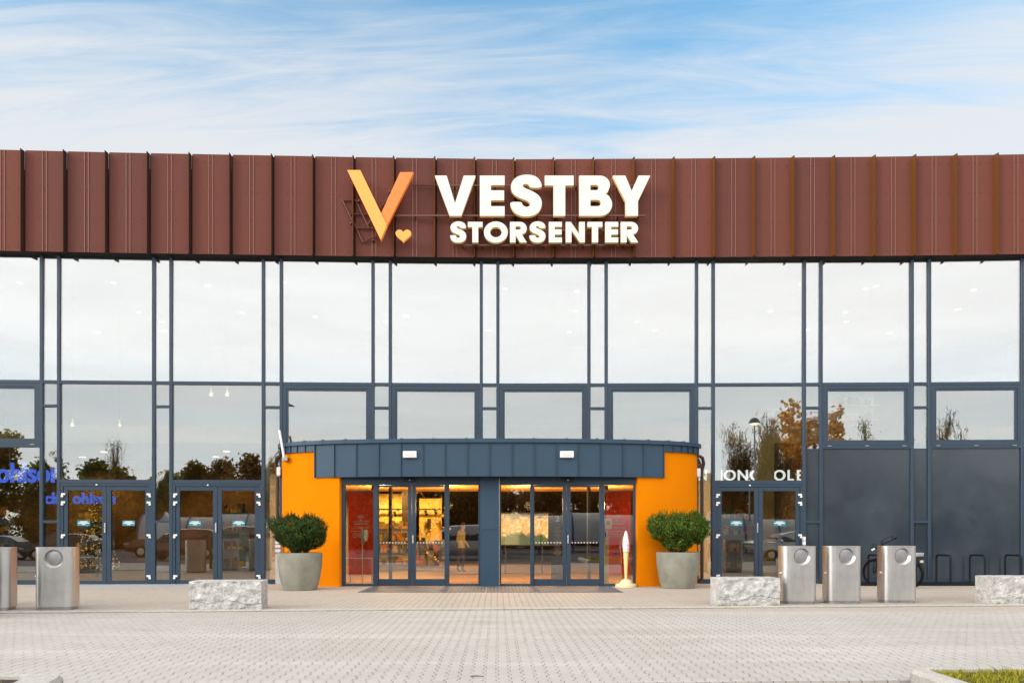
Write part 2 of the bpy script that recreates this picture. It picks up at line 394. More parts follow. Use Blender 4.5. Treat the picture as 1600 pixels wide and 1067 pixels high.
def paving():
    m = bpy.data.materials.new('block_paving'); m.use_nodes = True
    t = NT(m.node_tree)
    g = t.node('ShaderNodeNewGeometry')
    x, y, z = t.sep(g.outputs['Position'])
    PW, PL = 0.124, 0.20
    # wavy long joints: each interlocking block bulges in and out along its length
    ph = t.math('PINGPONG', t.math('DIVIDE', y, PL / 2), 1.0)
    zig = t.math('MULTIPLY', t.math('SUBTRACT', t.ramp(ph, 0.3, 0.7), 0.5), 0.028)
    yfar = t.ramp(y, 13.3, 14.2)                       # the paving by the building is plain rectangular blocks
    zig = t.math('MULTIPLY', zig, t.math('SUBTRACT', 1.0, yfar))
    wob = t.math('MULTIPLY', t.math('SUBTRACT', t.noise(g.outputs['Position'], 0.8, 3), 0.5), 0.03)
    u = t.math('DIVIDE', t.math('ADD', t.math('ADD', x, zig), wob), PW)
    col_i = t.math('FLOOR', u)
    fu = t.math('FRACT', u)
    du = t.math('MINIMUM', fu, t.math('SUBTRACT', 1.0, fu))
    shift = t.math('MULTIPLY', t.math('MODULO', t.math('ABSOLUTE', col_i), 2.0), 0.5)
    v = t.math('ADD', t.math('DIVIDE', y, PL), shift)
    row_i = t.math('FLOOR', v)
    fv = t.math('FRACT', v)
    dv = t.math('MINIMUM', fv, t.math('SUBTRACT', 1.0, fv))
    ju = t.ramp(du, 0.022, 0.070, 1.0, 0.0)
    jv = t.math('MULTIPLY', t.ramp(dv, 0.012, 0.035, 1.0, 0.0), 0.16)
    jbreak = t.ramp(t.noise(g.outputs['Position'], 7.0, 4, 0.7), 0.36, 0.62, 0.25, 1.0)
    joint = t.math('MULTIPLY', t.math('MAXIMUM', ju, jv), jbreak)
    wn = t.node('ShaderNodeTexWhiteNoise'); wn.noise_dimensions = '2D'; t.link(t.comb(col_i, row_i, 0.0), wn.inputs['Vector'])
    blockv = t.ramp(wn.outputs['Value'], 0, 1, 0.965, 1.035, False)
    big = t.noise(g.outputs['Position'], 0.35, 4, 0.6)
    fine = t.noise(g.outputs['Position'], 60, 4, 0.7)
    streak = t.noise(t.comb(t.math('MULTIPLY', x, 0.12), t.math('MULTIPLY', y, 1.5), 0.0), 1.0, 4, 0.6)
    base = t.mix(t.ramp(big, 0.35, 0.65), (0.448, 0.424, 0.388), (0.480, 0.464, 0.434))
    base = t.mix(t.math('MULTIPLY', t.ramp(streak, 0.48, 0.70), 0.5), base, (0.60, 0.575, 0.54))
    base = t.mix(t.math('MULTIPLY', yfar, 0.75), base, (0.445, 0.385, 0.320))
    base = t.mix(1.0, base, t.comb(blockv, blockv, blockv), 'MULTIPLY')
    fv_ = t.ramp(fine, 0.3, 0.7, 0.84, 1.14, False)
    base = t.mix(1.0, base, t.comb(fv_, fv_, fv_), 'MULTIPLY')
    stain = t.ramp(t.noise(g.outputs['Position'], 1.3, 7, 0.75), 0.56, 0.72)
    base = t.mix(t.math('MULTIPLY', stain, 0.42), base, (0.29, 0.265, 0.235))
    spots = t.ramp(t.noise(g.outputs['Position'], 6.5, 2, 0.5), 0.74, 0.78)
    base = t.mix(t.math('MULTIPLY', spots, 0.35), base, (0.16, 0.145, 0.13))
    colr = t.mix(t.math('MULTIPLY', joint, 0.80), base, (0.11, 0.085, 0.062))
    b = t.node('ShaderNodeBsdfPrincipled'); b.inputs['Roughness'].default_value = 0.85; b.inputs['Specular IOR Level'].default_value = 0.25
    t.link(colr, b.inputs['Base Color'])
    bp = t.node('ShaderNodeBump'); bp.inputs['Strength'].default_value = 0.6; bp.inputs['Distance'].default_value = 0.006
    hh = t.math('SUBTRACT', t.math('MULTIPLY', fine, 0.3), joint)
    t.link(hh, bp.inputs['Height']); t.link(bp.outputs[0], b.inputs['Normal'])
    o = t.node('ShaderNodeOutputMaterial'); t.link(b.outputs[0], o.inputs[0])
    return m
M['paving'] = paving()
M['asphalt'] = vary(principled('asphalt', (0.075, 0.077, 0.082), 0.9), 1.5, 0.2, bump=0.4, bscale=90)
M['meadow'] = vary(principled('meadow', (0.07, 0.085, 0.025), 0.95), 0.4, 0.3)
M['slab'] = vary(principled('pale_slab', (0.36, 0.39, 0.43), 0.8), 4, 0.12)

def emit(name, col, s):
    m = bpy.data.materials.new(name); m.use_nodes = True
    t = NT(m.node_tree); e = t.node('ShaderNodeEmission'); e.inputs[0].default_value = (*col, 1); e.inputs[1].default_value = s
    o = t.node('ShaderNodeOutputMaterial'); t.link(e.outputs[0], o.inputs[0]); return m
M['lamp'] = emit('lamp_glow', (1.0, 0.86, 0.62), 4)
M['fairy'] = emit('fairy_glow', (1.0, 0.58, 0.15), 1.8)
M['lamp_cool'] = emit('lamp_glow_white', (1.0, 0.95, 0.86), 4)
M['letter'] = emit('letter_glow', (1.0, 0.955, 0.86), 1.12)
M['letter_side'] = principled('letter_side', (0.62, 0.44, 0.20), 0.5, emit=(1.0, 0.62, 0.18), es=0.16)
M['blue_letter'] = emit('blue_letter_glow', (0.10, 0.20, 1.0), 1.3)
M['white_letter'] = emit('white_letter_glow', (1, 0.98, 0.94), 1.7)

# ------------------------------------------------------------------ ground
g = MB(); g.add([(-900, -900, -0.06), (900, -900, -0.06), (900, 900, -0.06), (-900, 900, -0.06)], [(0, 1, 2, 3)])
struct('ground', g, M['meadow'])
g = MB(); g.add([(-60, -22, -0.03), (60, -22, -0.03), (60, 7.45, -0.03), (-60, 7.45, -0.03)], [(0, 1, 2, 3)])
struct('parking_lot', g, M['asphalt'])
KB = lambda x: 13.98 + 0.0731 * x            # front line of the flush kerb strip
g = MB(); g.prism([(-60, 6.2), (-8, 6.85), (0, 7.14), (3.9, 7.30), (60, 7.30), (60, 60), (-60, 60)], -0.10, 0.0)
struct('paved_square', g, M['paving'])
rnd = random.Random(5)
g = MB()
x = -30.0
while x < 30:
    L = 1.0 + rnd.random() * 0.15; dy_ = rnd.uniform(-0.02, 0.02); zt = 0.012 + rnd.random() * 0.008
    q = [(x, KB(x) + dy_), (x + L - 0.012, KB(x + L) + dy_), (x + L - 0.012, KB(x + L) + 0.27 + dy_), (x, KB(x) + 0.27 + dy_)]
    g.prism(q, -0.05, zt); x += L
struct('kerb_strip', g, M['kerb'])
g = MB()
for o_, w_ in ((-0.030, 0.026), (0.274, 0.022)):
    g.add([(-30, KB(-30) + o_, 0.004), (30, KB(30) + o_, 0.004), (30, KB(30) + o_ + w_, 0.004), (-30, KB(-30) + o_ + w_, 0.004)], [(0, 1, 2, 3)])
struct('kerb_joint', g, M['soil'])
g = MB()
for a, b in ((88, 262), (262, 426)):
    A, B = P2(a, 0.19), P2(b, 0.19)
    k = 6
    for i in range(k):
        p, q = A.lerp(B, i / k), A.lerp(B, (i + 1) / k - 0.006)
        g.prism([(p.x, p.y - 1.42), (q.x, q.y - 1.42), (q.x, q.y), (p.x, p.y)], -0.02, 0.006)
struct('threshold_paving', g, M['slab'])

# ------------------------------------------------------------------ shopping centre
bld = thing('shopping_center', 'long curved shopping center with brown sheet fascia above blue framed glass front', 'building', (0, 21.3, 0))
ZT, ZF, ZM, ZS, ZC, ZD, ZN = 11.60, 8.907, 5.477, 4.83, 3.75, 2.79, 1.70
MW = 0.088
GO = 0.27
MULL = [-461, -434, -286, -259, -111, -84, 66, 93, 241, 268, 412, 440, 583, 610, 752, 778, 920, 947, 1088, 1114, 1256, 1282, 1424, 1451, 1596, 1623, 1768, 1795, 1945, 1972]
PT = {p: P2(p, GO) for p in MULL}
for i, p in enumerate(MULL):
    a, b = PT[MULL[max(i - 1, 0)]], PT[MULL[min(i + 1, len(MULL) - 1)]]
    u = (b - a).normalized(); n = Vector((u.y, -u.x))
    mb = MB(); mb.lbox(PT[p], u, n, -MW / 2, MW / 2, -0.11, 0.062, 0.03, ZF - 0.004)
    bevel(mb.build('mullion', M['frame'], bld), 0.008, 1)

def transom(A, u, n, L, z, h=0.085, pr=0.056):
    mb = MB(); mb.lbox(A, u, n, MW / 2, L - MW / 2, -0.10, pr, z - h / 2, z + h / 2)
    return mb.build('transom', M['frame'], bld)
prnd = random.Random(11)
def pane(A, u, n, u0, u1, z0, z1, mat, parent=None, name='window', off=0.0):
    # glazing never sits perfectly true: a fraction of a degree of lean and turn per pane
    a, b = prnd.uniform(-0.006, 0.006), prnd.uniform(-0.006, 0.006)
    w, h = u1 - u0, z1 - z0
    q = []
    for z, sz in ((z0, -1), (z1, 1)):
        for (uu, nn, su) in ((u0, 0.012, -1), (u1, 0.012, 1), (u1, -0.012, 1), (u0, -0.012, -1)):
            o = off + nn + a * su * w / 2 + b * sz * h / 2
            p = A + u * uu + n * o
            q.append((p.x, p.y, z))
    mb = MB(); mb.hexa(q)
    return mb.build(name, mat, parent or bld)
def casement(A, u, n, L, z0, z1):
    e = 0.10
    mb = MB()
    for (o, f, pr) in ((MW / 2 + 0.004, 0.085, 0.050), (MW / 2 + 0.089, 0.058, 0.034)):
        a, b = o, L - o; zz0, zz1 = z0 + (o - MW / 2), z1 - (o - MW / 2)
        mb.lbox(A, u, n, a, a + f, -0.06, pr, zz0, zz1); mb.lbox(A, u, n, b - f, b, -0.06, pr, zz0, zz1)
        mb.lbox(A, u, n, a + f, b - f, -0.06, pr - 0.002, zz1 - f, zz1); mb.lbox(A, u, n, a + f, b - f, -0.06, pr - 0.002, zz0, zz0 + f)
    w = mb.build('casement_window', M['frame'], bld)
    i = MW / 2 + 0.147
    pane(A, u, n, i, L - i, z0 + 0.151, z1 - 0.151, M['glass_lo'], w, 'pane')
    for f in (0.09, 0.5, 0.91):
        h = MB(); h.lbox(A, u, n, L * f - 0.055, L * f + 0.055, 0.051, 0.075, z0 - 0.022, z0 - 0.002); h.build('hinge', M['steel_dull'], w)
    return w
def door_pair(A, u, n, L):
    z1 = ZD - 0.052
    fr = MB(); j = MW / 2
    fr.lbox(A, u, n, j, j + 0.07, -0.08, 0.048, 0.0, z1); fr.lbox(A, u, n, L - j - 0.07, L - j, -0.08, 0.048, 0.0, z1)
    fr.lbox(A, u, n, j + 0.07, L - j - 0.07, -0.08, 0.046, z1 - 0.07, z1)
    dfm = fr.build('door_frame', M['frame'], bld)
    s = MB(); s.lbox(A, u, n, L * 0.40 - 0.02, L * 0.40 + 0.02, 0.047, 0.065, z1 - 0.055, z1 - 0.02); s.build('sensor', M['white'], dfm)
    mid = L / 2
    for k, (a, b) in enumerate(((j + 0.073, mid - 0.003), (mid + 0.003, L - j - 0.073))):
        lf = MB(); st = 0.115; zb = 0.02; zt = z1 - 0.073
        lf.lbox(A, u, n, a, a + st, -0.05, 0.030, zb, zt); lf.lbox(A, u, n, b - st, b, -0.05, 0.030, zb, zt)
        lf.lbox(A, u, n, a + st, b - st, -0.05, 0.028, zt - 0.12, zt); lf.lbox(A, u, n, a + st, b - st, -0.05, 0.028, zb, zb + 0.085)
        d = bevel(lf.build('door', M['frame'], bld), 0.005, 1)
        pane(A, u, n, a + st, b - st, zb + 0.085, zt - 0.12, M['glass_do'], d, 'pane')
        hx = a + 0.01 if k == 0 else b - 0.01
        for z in (2.42, 2.20, 1.31, 0.20):
            h = MB(); sg = 1 if k == 0 else -1
            h.lbox(A, u, n, min(hx - 0.05 * sg, hx + 0.05 * sg), max(hx - 0.05 * sg, hx + 0.05 * sg), 0.046, 0.075, z, z + 0.05)
            h.lbox(A, u, n, min(hx - 0.06 * sg, hx), max(hx - 0.06 * sg, hx), 0.046, 0.07, z - 0.055, z - 0.004)
            h.build('hinge', M['white'], d)
        # notice sticker with pale lines
        c = (a + b) / 2 - 0.02 + (0.03 if k else -0.02); z = 1.66
        stk = MB(); stk.lbox(A, u, n, c - 0.165, c + 0.165, 0.0125, 0.0165, z - 0.07, z + 0.07); q = stk.build('sticker', M['teal'], d)
        ln = MB()
        for (w, zz) in ((0.20, 0.040), (0.29, 0.005), (0.10, -0.035)):
            ln.lbox(A, u, n, c - w / 2, c + w / 2, 0.0165, 0.0185, z + zz - 0.011, z + zz + 0.011)
        ln.build('sticker_text', M['white'], d)
    hn = MB(); hn.lbox(A, u, n, mid - 0.055, mid - 0.015, 0.03, 0.055, 1.40, 1.66); bevel(hn.build('handle', M['steel_light'], dfm), 0.008, 2)
M['teal'] = principled('teal_film', (0.02, 0.25, 0.34), 0.4)
M['steel_light'] = principled('satin_steel', (0.72, 0.72, 0.72), 0.25, 0.9)

def bay_types(i):
    a = MULL[i]
    return {-434: 'glass', -259: 'glass', -84: 'case_glass', 93: 'door', 268: 'door', 440: 'case_void', 610: 'case_void', 778: 'case_void', 947: 'case_void',
            1114: 'door', 1282: 'case_clad', 1451: 'case_clad', 1623: 'case_clad', 1795: 'case_clad'}.get(a, 'narrow')
for i in range(len(MULL) - 1):
    a, b = MULL[i], MULL[i + 1]
    A, B = PT[a], PT[b]; L = (B - A).length; u = (B - A) / L; n = Vector((u.y, -u.x)); ty = bay_types(i)
    o = MW / 2
    pane(A, u, n, o, L - o, ZM + 0.0425, ZF - 0.004, M['glass_up'])
    transom(A, u, n, L, ZM)
    if ty == 'narrow':
        transom(A, u, n, L, ZS, 0.07)
        pane(A, u, n, o, L - o, ZS + 0.035, ZM - 0.0425, M['glass_lo'])
        clad = a >= 1256
        void = 583 <= a <= 920
        if clad:
            transom(A, u, n, L, ZC - 0.05, 0.02, 0.02); pane(A, u, n, o, L - o, ZC - 0.04, ZS - 0.035, M['glass_na'])
            transom(A, u, n, L, ZN, 0.07)
            for z0, z1 in ((ZN + 0.035, ZC - 0.06), (0.12, ZN - 0.035)):
                mb = MB(); mb.lbox(A, u, n, o, L - o, -0.03, 0.012, z0, z1); mb.build('cladding_panel', M['clad'], bld)
        elif void:
            pane(A, u, n, o, L - o, 3.45, ZS - 0.035, M['glass_lo'])
        else:
            pane(A, u, n, o, L - o, ZN + 0.035, ZS - 0.035, M['glass_na'])
            transom(A, u, n, L, ZN, 0.07)
            pane(A, u, n, o, L - o, 0.12, ZN - 0.035, M['glass_lo'])
    else:
        if ty.startswith('case'):
            casement(A, u, n, L, ZC + (0.0425 if ty != 'case_void' else -0.30), ZM - 0.0425)
        if ty == 'case_glass':
            transom(A, u, n, L, ZC); pane(A, u, n, o, L - o, 0.12, ZC - 0.0425, M['glass_lo'])
        if ty == 'case_clad':
            transom(A, u, n, L, ZC)
            mb = MB(); mb.lbox(A, u, n, o, L - o, -0.03, 0.012, 0.12, ZC - 0.0425); mb.build('cladding_panel', M['clad'], bld)
        if ty == 'glass':
            transom(A, u, n, L, ZD); pane(A, u, n, o, L - o, ZD + 0.0425, ZM - 0.0425, M['glass_lo']); pane(A, u, n, o, L - o, 0.12, ZD - 0.0425, M['glass_lo'])
        if ty == 'door':
            transom(A, u, n, L, ZD, 0.10); pane(A, u, n, o, L - o, ZD + 0.05, ZM - 0.0425, M['glass_lo']); door_pair(A, u, n, L)
    if ty != 'door' and not (440 <= a < 1088):
        mb = MB(); mb.lbox(A, u, n, o, L - o, -0.10, 0.05, 0.0, 0.12); mb.build('base_rail', M['frame'], bld)

# fascia: one skin with double ribs and rivets, and the slanted fins between the sheets
SEAM = [37 - 65.5 * k for k in range(7, 0, -1)] + [37, 103, 168, 233, 298, 361, 426, 490, 553, 616, 680, 742, 803, 865, 927, 990, 1052, 1115, 1177, 1238, 1301, 1364, 1427, 1491, 1555] + [1555 + 64 * k for k in range(1, 8)]
SP = [P2(s) for s in SEAM]
fa = MB(); rb = MB(); rv = MB(); jt = MB()
for i in range(len(SP) - 1):
    A, B = SP[i], SP[i + 1]; L = (B - A).length; u = (B - A) / L; n = Vector((u.y, -u.x))
    fa.lbox(A, u, n, 0.045, L, -0.05, 0.0, ZF, ZT); jt.lbox(A, u, n, 0.0, 0.045, -0.09, -0.055, ZF, ZT - 0.01)
    for c in (L * 0.5 - 0.052, L * 0.5 + 0.052):
        rb.lbox(A, u, n, c - 0.011, c + 0.011, -0.01, 0.016, ZF + 0.004, ZT - 0.004)
    for z in (ZF + 0.13, ZF + 0.92, ZF + 1.67, ZT - 0.22):
        for c in (0.13, L * 0.5 - 0.16, L * 0.5, L * 0.5 + 0.16, L - 0.15):
            rv.lbox(A, u, n, c - 0.012, c + 0.012, -0.01, 0.006, z - 0.012, z + 0.012)
fas = fa.build('fascia', M['fascia'], bld)
jt.build('open_joints', M['joint_and_shade'], fas)
rb.build('rib', M['rib'], fas)
tag(rv.build('rivets', M['dark'], fas), kind='stuff')
for i in range(1, len(SP) - 1):
    u = (SP[i + 1] - SP[i - 1]).normalized(); n = Vector((u.y, -u.x)); p = SP[i]
    q = [p - u * 0.060 + n * 0.002, p - u * 0.010 + n * 0.155, p + n * 0.155, p + u * 0.004 + n * 0.002]
    mb = MB(); mb.prism([(v.x, v.y) for v in q], ZF - 0.02, ZT - 0.015)
    f2 = MB()
    k = len(mb.v)
    fo = mb.build('fin', M['fin'], fas)
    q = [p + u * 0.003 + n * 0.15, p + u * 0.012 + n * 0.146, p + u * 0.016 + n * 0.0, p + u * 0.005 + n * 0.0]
    mb = MB(); mb.prism([(v.x, v.y) for v in q], ZF - 0.012, ZT - 0.025); mb.build('shade_strip', M['joint_and_shade'], fo)  # added dark strip: paints the shade on the fin's right side
# soffit, roof, far walls, parapet cap
out = [P2(s, 0.0) for s in SEAM]
so_ = MB()
for i in range(len(SP) - 1):
    a, b = P2(SEAM[i], 0.02), P2(SEAM[i + 1], 0.02); c, d = P2(SEAM[i + 1], GO + 0.15), P2(SEAM[i], GO + 0.15)
    so_.prism([a, b, c, d], ZF - 0.0, ZF + 0.02)
    c2, d2 = P2(SEAM[i + 1], GO + 0.12), P2(SEAM[i], GO + 0.12)
so_.build('soffit', M['soffit'], bld)
xl, xr = SP[0].x, SP[-1].x
yl, yr = SP[0].y, SP[-1].y
M['wall_in'] = vary(principled('inside_wall', (0.42, 0.40, 0.37), 0.9), 0.5, 0.05)
M['warm_wall'] = vary(principled('warm_wall', (0.26, 0.14, 0.04), 0.9), 0.8, 0.6)
M['ceil'] = principled('ceiling_tiles', (0.40, 0.38, 0.35), 0.9)
M['floor_in'] = vary(principled('floor_tiles', (0.26, 0.17, 0.09), 0.35), 0.8, 0.2)
mb = MB(); mb.box(xl + 0.1, xr - 0.1, 21.15, 46, 11.25, 11.4); mb.build('roof', M['soffit'], bld)
mb = MB(); mb.box(xl, xl + 0.25, yl + 0.06, 46, 0, ZT - 0.05); mb.build('side_wall', M['fascia'], bld)
mb = MB(); mb.box(xr - 0.25, xr, yr + 0.06, 46, 0, ZT - 0.05); mb.build('side_wall', M['fascia'], bld)
mb = MB(); mb.box(xl + 0.26, xr - 0.26, 45.7, 46, 0, 11.2); mb.build('rear_wall', M['fascia'], bld)
mb = MB(); mb.box(xl + 0.3, xr - 0.3, 21.5, 45.6, -0.02, 0.008); mb.build('floor', M['floor_in'], bld)
mb = MB(); mb.box(xl + 0.3, xr - 0.3, 22.3, 45.6, 4.0, 4.5); mb.build('storey_slab', principled('slab_underside', (0.34, 0.22, 0.10), 0.9), bld)
mb = MB(); mb.box(xl + 0.3, xr - 0.3, 21.45, 45.6, 8.95, 9.1); mb.build('ceiling', M['ceil'], bld)
mb = MB(); mb.box(xl + 0.3, xr - 0.3, 31.0, 31.2, 4.52, 8.93); mb.build('inside_wall', M['wall_in'], bld)
# ground floor shop walls
mb = MB(); mb.box(xl + 0.3, -6.4, 27.5, 27.7, 0.02, 3.98); mb.build('inside_wall', M['warm_wall'], bld)
mb = MB(); mb.box(6.3, xr - 0.3, 27.0, 27.2, 0.02, 3.98); mb.build('inside_wall', M['warm_wall'], bld)
for x0, x1 in ((-6.6, -6.4), (6.1, 6.3)):
    mb = MB(); mb.box(x0, x1, 21.6, 40, 0.02, 3.98); mb.build('inside_wall', M['wall_in'], bld)
mb = MB(); mb.box(9.75, 9.95, 21.6, 26.98, 0.02, 3.98); mb.build('inside_wall', M['wall_in'], bld)

# ------------------------------------------------------------------ entrance pavilion
ent = thing('entrance_pavilion', 'low entrance pavilion with rounded orange walls and blue metal canopy over sliding doors', 'entrance', (-0.2, 20.1, 0))
EC = -0.21
def SE(x, inset=0.0, half=5.76, dep=1.67):
    uu = min(1.0, abs((x - EC) / (half - inset)))
    return 21.27 - (dep - inset) * (1 - uu ** 2.4) ** (1 / 2.4)
def arc(x0, x1, inset=0.0, k=24):
    """points along the rounded front between two X, spaced evenly in angle so that the corners stay round"""
    h = 5.76 - inset
    def ang(x):
        c = max(-1, min(1, (x - EC) / h)); return math.acos(c)
    a0, a1 = ang(x0), ang(x1); r = []
    for i in range(k + 1):
        x = EC + h * math.cos(a0 + (a1 - a0) * i / k); r.append(Vector((x, SE(x, inset))))
    return r
def shell(pts, th, z0, z1):
    """curved wall of thickness th towards the inside"""
    mb = MB(); k = len(pts)
    inn = []
    for i, p in enumerate(pts):
        d = (pts[min(i + 1, k - 1)] - pts[max(i - 1, 0)]).normalized(); inn.append(p + Vector((-d.y, d.x)) * th)
    for i in range(k - 1):
        pass
    vs = [(p.x, p.y, z0) for p in pts] + [(p.x, p.y, z1) for p in pts] + [(p.x, p.y, z0) for p in inn] + [(p.x, p.y, z1) for p in inn]
    fs = [(0, k, 3 * k, 2 * k), (k - 1, 3 * k - 1, 4 * k - 1, 2 * k - 1)]
    for i in range(k - 1):
        fs += [(i, i + 1, k + i + 1, k + i), (2 * k + i + 1, 2 * k + i, 3 * k + i, 3 * k + i + 1), (k + i, k + i + 1, 3 * k + i + 1, 3 * k + i), (i + 1, i, 2 * k + i, 2 * k + i + 1)]
    return mb.add(vs, fs)
XJL, XJR = (531 - VX) * 20.02 / F, (996 - VX) * 20.02 / F
IN = 0.05
lw_ = shell(arc(EC - 5.70, XJL, IN, 26), 0.22, 0.0, 3.52).build('side_wall', M['orange'], ent, smooth=True, angle=40)
rw_ = shell(arc(XJR, EC + 5.70, IN, 26), 0.22, 0.0, 3.52).build('side_wall', M['orange'], ent, smooth=True, angle=40)
ZCB, ZCT, ZCO = 2.838, 3.70, 3.80
CPX = [492, 522.5, 557, 592, 626.6, 661.4, 695.8, 730.6, 765, 800, 835, 869.4, 903.8, 938.6, 973, 1005, 1037]
CPT = []
for p in CPX:
    x = (p - VX) * 20.1 / F
    for _ in range(6):
        x = (p - VX) * SE(x) / F
    CPT.append(Vector((x, SE(x))))
crnd = random.Random(3)
for i in range(len(CPT) - 1):
    A, B = CPT[i], CPT[i + 1]; L = (B - A).length; u = (B - A) / L; n = Vector((u.y, -u.x))
    mb = MB(); e0, e1 = crnd.uniform(-0.004, 0.006), crnd.uniform(-0.004, 0.006)
    q0, q1 = A + n * e0, B + n * e1
    r0, r1 = A - n * 0.045, B - n * 0.045
    s0, s1 = A + u * 0.004, B - u * 0.004
    mb.hexa([(q0.x, q0.y, ZCB), (q1.x, q1.y, ZCB), (r1.x, r1.y, ZCB), (r0.x, r0.y, ZCB), (q0.x, q0.y + 0.004, ZCT), (q1.x, q1.y + 0.004, ZCT), (r1.x, r1.y, ZCT), (r0.x, r0.y, ZCT)])
    mb.build('canopy_panel', M['zinc'], ent)
    mb = MB(); mb.lbox(A, u, n, -0.008, 0.008, -0.02, 0.032, ZCB - 0.006, ZCT); mb.build('canopy_seam', M['frame'], ent)
A, B = CPT[-2], CPT[-1]; u = (B - A).normalized(); n = Vector((u.y, -u.x))
mb = MB(); mb.lbox(B, u, n, -0.010, 0.012, -0.045, 0.032, ZCB - 0.006, ZCT); mb.build('canopy_seam', M['frame'], ent)
# narrow strip above the orange walls, with seams, both ends
for (x0, x1) in ((EC - 5.74, CPT[0].x - 0.01), (CPT[-1].x + 0.015, EC + 5.74)):
    pts = arc(x0, x1, 0.0, 14)
    shell(pts, 0.05, 3.52, ZCT).build('canopy_strip', M['zinc'], ent, smooth=True)
    for k in (3, 6, 8, 10, 12) if x0 < 0 else (2, 4, 6, 8, 11):
        d = (pts[k + 1] - pts[k - 1]).normalized(); n = Vector((d.y, -d.x))
        mb = MB(); mb.lbox(pts[k], d, n, -0.008, 0.008, -0.01, 0.03, 3.515, ZCT); mb.build('canopy_seam', M['frame'], ent)
pts = arc(EC - 5.80, EC + 5.80, -0.06, 60)
shell(pts, 0.30, ZCT, ZCO).build('coping', M['zinc'], ent, smooth=True)
for k in range(4, 58, 3):
    d = (pts[k + 1] - pts[k - 1]).normalized(); n = Vector((d.y, -d.x))
    mb = MB(); mb.lbox(pts[k], d, n, -0.014, 0.014, -0.28, 0.008, ZCO - 0.09, ZCO + 0.022); mb.build('coping_seam', M['zinc'], ent)
roofp = arc(EC - 5.6, EC + 5.6, 0.10, 40)
mb = MB(); mb.prism([(p.x, p.y) for p in roofp] + [(EC + 5.6, 21.35), (EC - 5.6, 21.35)], 3.55, 3.66); mb.build('roof', M['soffit'], ent)
sf = [p for p in arc(CPT[0].x, CPT[-1].x, 0.046, 30)]
mb = MB(); mb.prism([(p.x, p.y) for p in sf] + [(XJR + 0.05, 20.3), (XJL - 0.05, 20.3)], ZCB + 0.015, ZCB + 0.05); mb.build('soffit', M['soffit'], ent)

# door front
YD = 20.12
def dx_(px): return (px - VX) * YD / F
def dz_(py): return CH + (HZ - py) * YD / F
fr = MB()
ZH0, ZH1 = dz_(757.5), ZCB + 0.02
fr.box(XJL + 0.015, dx_(750), YD - 0.03, YD + 0.10, ZH0, ZH1)
fr.box(dx_(781), XJR - 0.015, YD - 0.03, YD + 0.10, ZH0, ZH1)
for a, b in ((531.6, 539.5), (583.5, 591), (695.5, 702), (747.5, 750), (781, 783), (828.5, 834), (937.5, 944), (989.5, 995.5)):
    fr.box(dx_(a), dx_(b), YD - 0.028, YD + 0.10, 0.0, ZH0)
for a, b in ((539.5, 583.5), (702, 747.5), (783, 828.5), (944, 989.5)):
    fr.box(dx_(a), dx_(b), YD - 0.022, YD + 0.08, 0.0, 0.065)
bevel(fr.build('door_frame', M['frame'], ent), 0.006, 1)
mb = MB(); mb.box(dx_(750) + 0.002, dx_(781) - 0.002, YD - 0.10, YD + 0.12, 0.0, 1.475); mb.box(dx_(750) + 0.002, dx_(781) - 0.002, YD - 0.10, YD + 0.12, 1.485, ZH1); mb.build('pillar', M['zinc'], ent)
mb = MB(); mb.box(dx_(779.6), dx_(780.6), YD - 0.125, YD - 0.101, 0.05, ZH1 - 0.02); mb.build('drip_trim', M['steel_dull'], ent)
for c in (640.5, 887):
    mb = MB(); mb.box(dx_(c - 8.5), dx_(c + 8.5), YD - 0.09, YD - 0.031, ZH1 - 0.13, ZH1 - 0.03); s = bevel(mb.build('sensor', M['dark'], ent), 0.01, 1)
    mb = MB(); mb.box(dx_(c - 0.7), dx_(c + 0.7), YD - 0.096, YD - 0.09, ZH1 - 0.10, ZH1 - 0.075); mb.build('sensor_light', M['white'], s)
EN = Vector((0, -1)); EU = Vector((1, 0))
M['sticker_white'] = principled('white_film', (0.62, 0.62, 0.62), 0.5)
def epane(a, b, z0, z1, parent, name, y=YD + 0.03):
    A = Vector((dx_(a), y)); return pane(A, EU, EN, 0, dx_(b) - dx_(a), z0, z1, M['glass_do'], parent, name)
for a, b in ((539.5, 583.5), (702, 747.5), (783, 828.5), (944, 989.5)):
    epane(a, b, 0.066, ZH0 - 0.001, ent, 'side_pane')
def hearts(a, b, z, y, parent):
    mb = MB(); p = a + 2.5
    while p < b - 1:
        x = dx_(p); r = 0.020
        q = [(x, z - r * 1.2), (x + r, z), (x + r * 0.9, z + r * 0.7), (x + r * 0.4, z + r * 0.8), (x, z + r * 0.35), (x - r * 0.4, z + r * 0.8), (x - r * 0.9, z + r * 0.7), (x - r, z)]
        k = len(q); mb.add([(i, y, j) for i, j in q] + [(i, y + 0.002, j) for i, j in q], [tuple(range(k)), tuple(range(2 * k - 1, k - 1, -1))] + [(i, (i + 1) % k, k + (i + 1) % k, k + i) for i in range(k)])
        p += 4.75
    o = mb.build('heart_stickers', M['sticker_white'], parent)
    o['label'] = 'row of small white heart stickers'
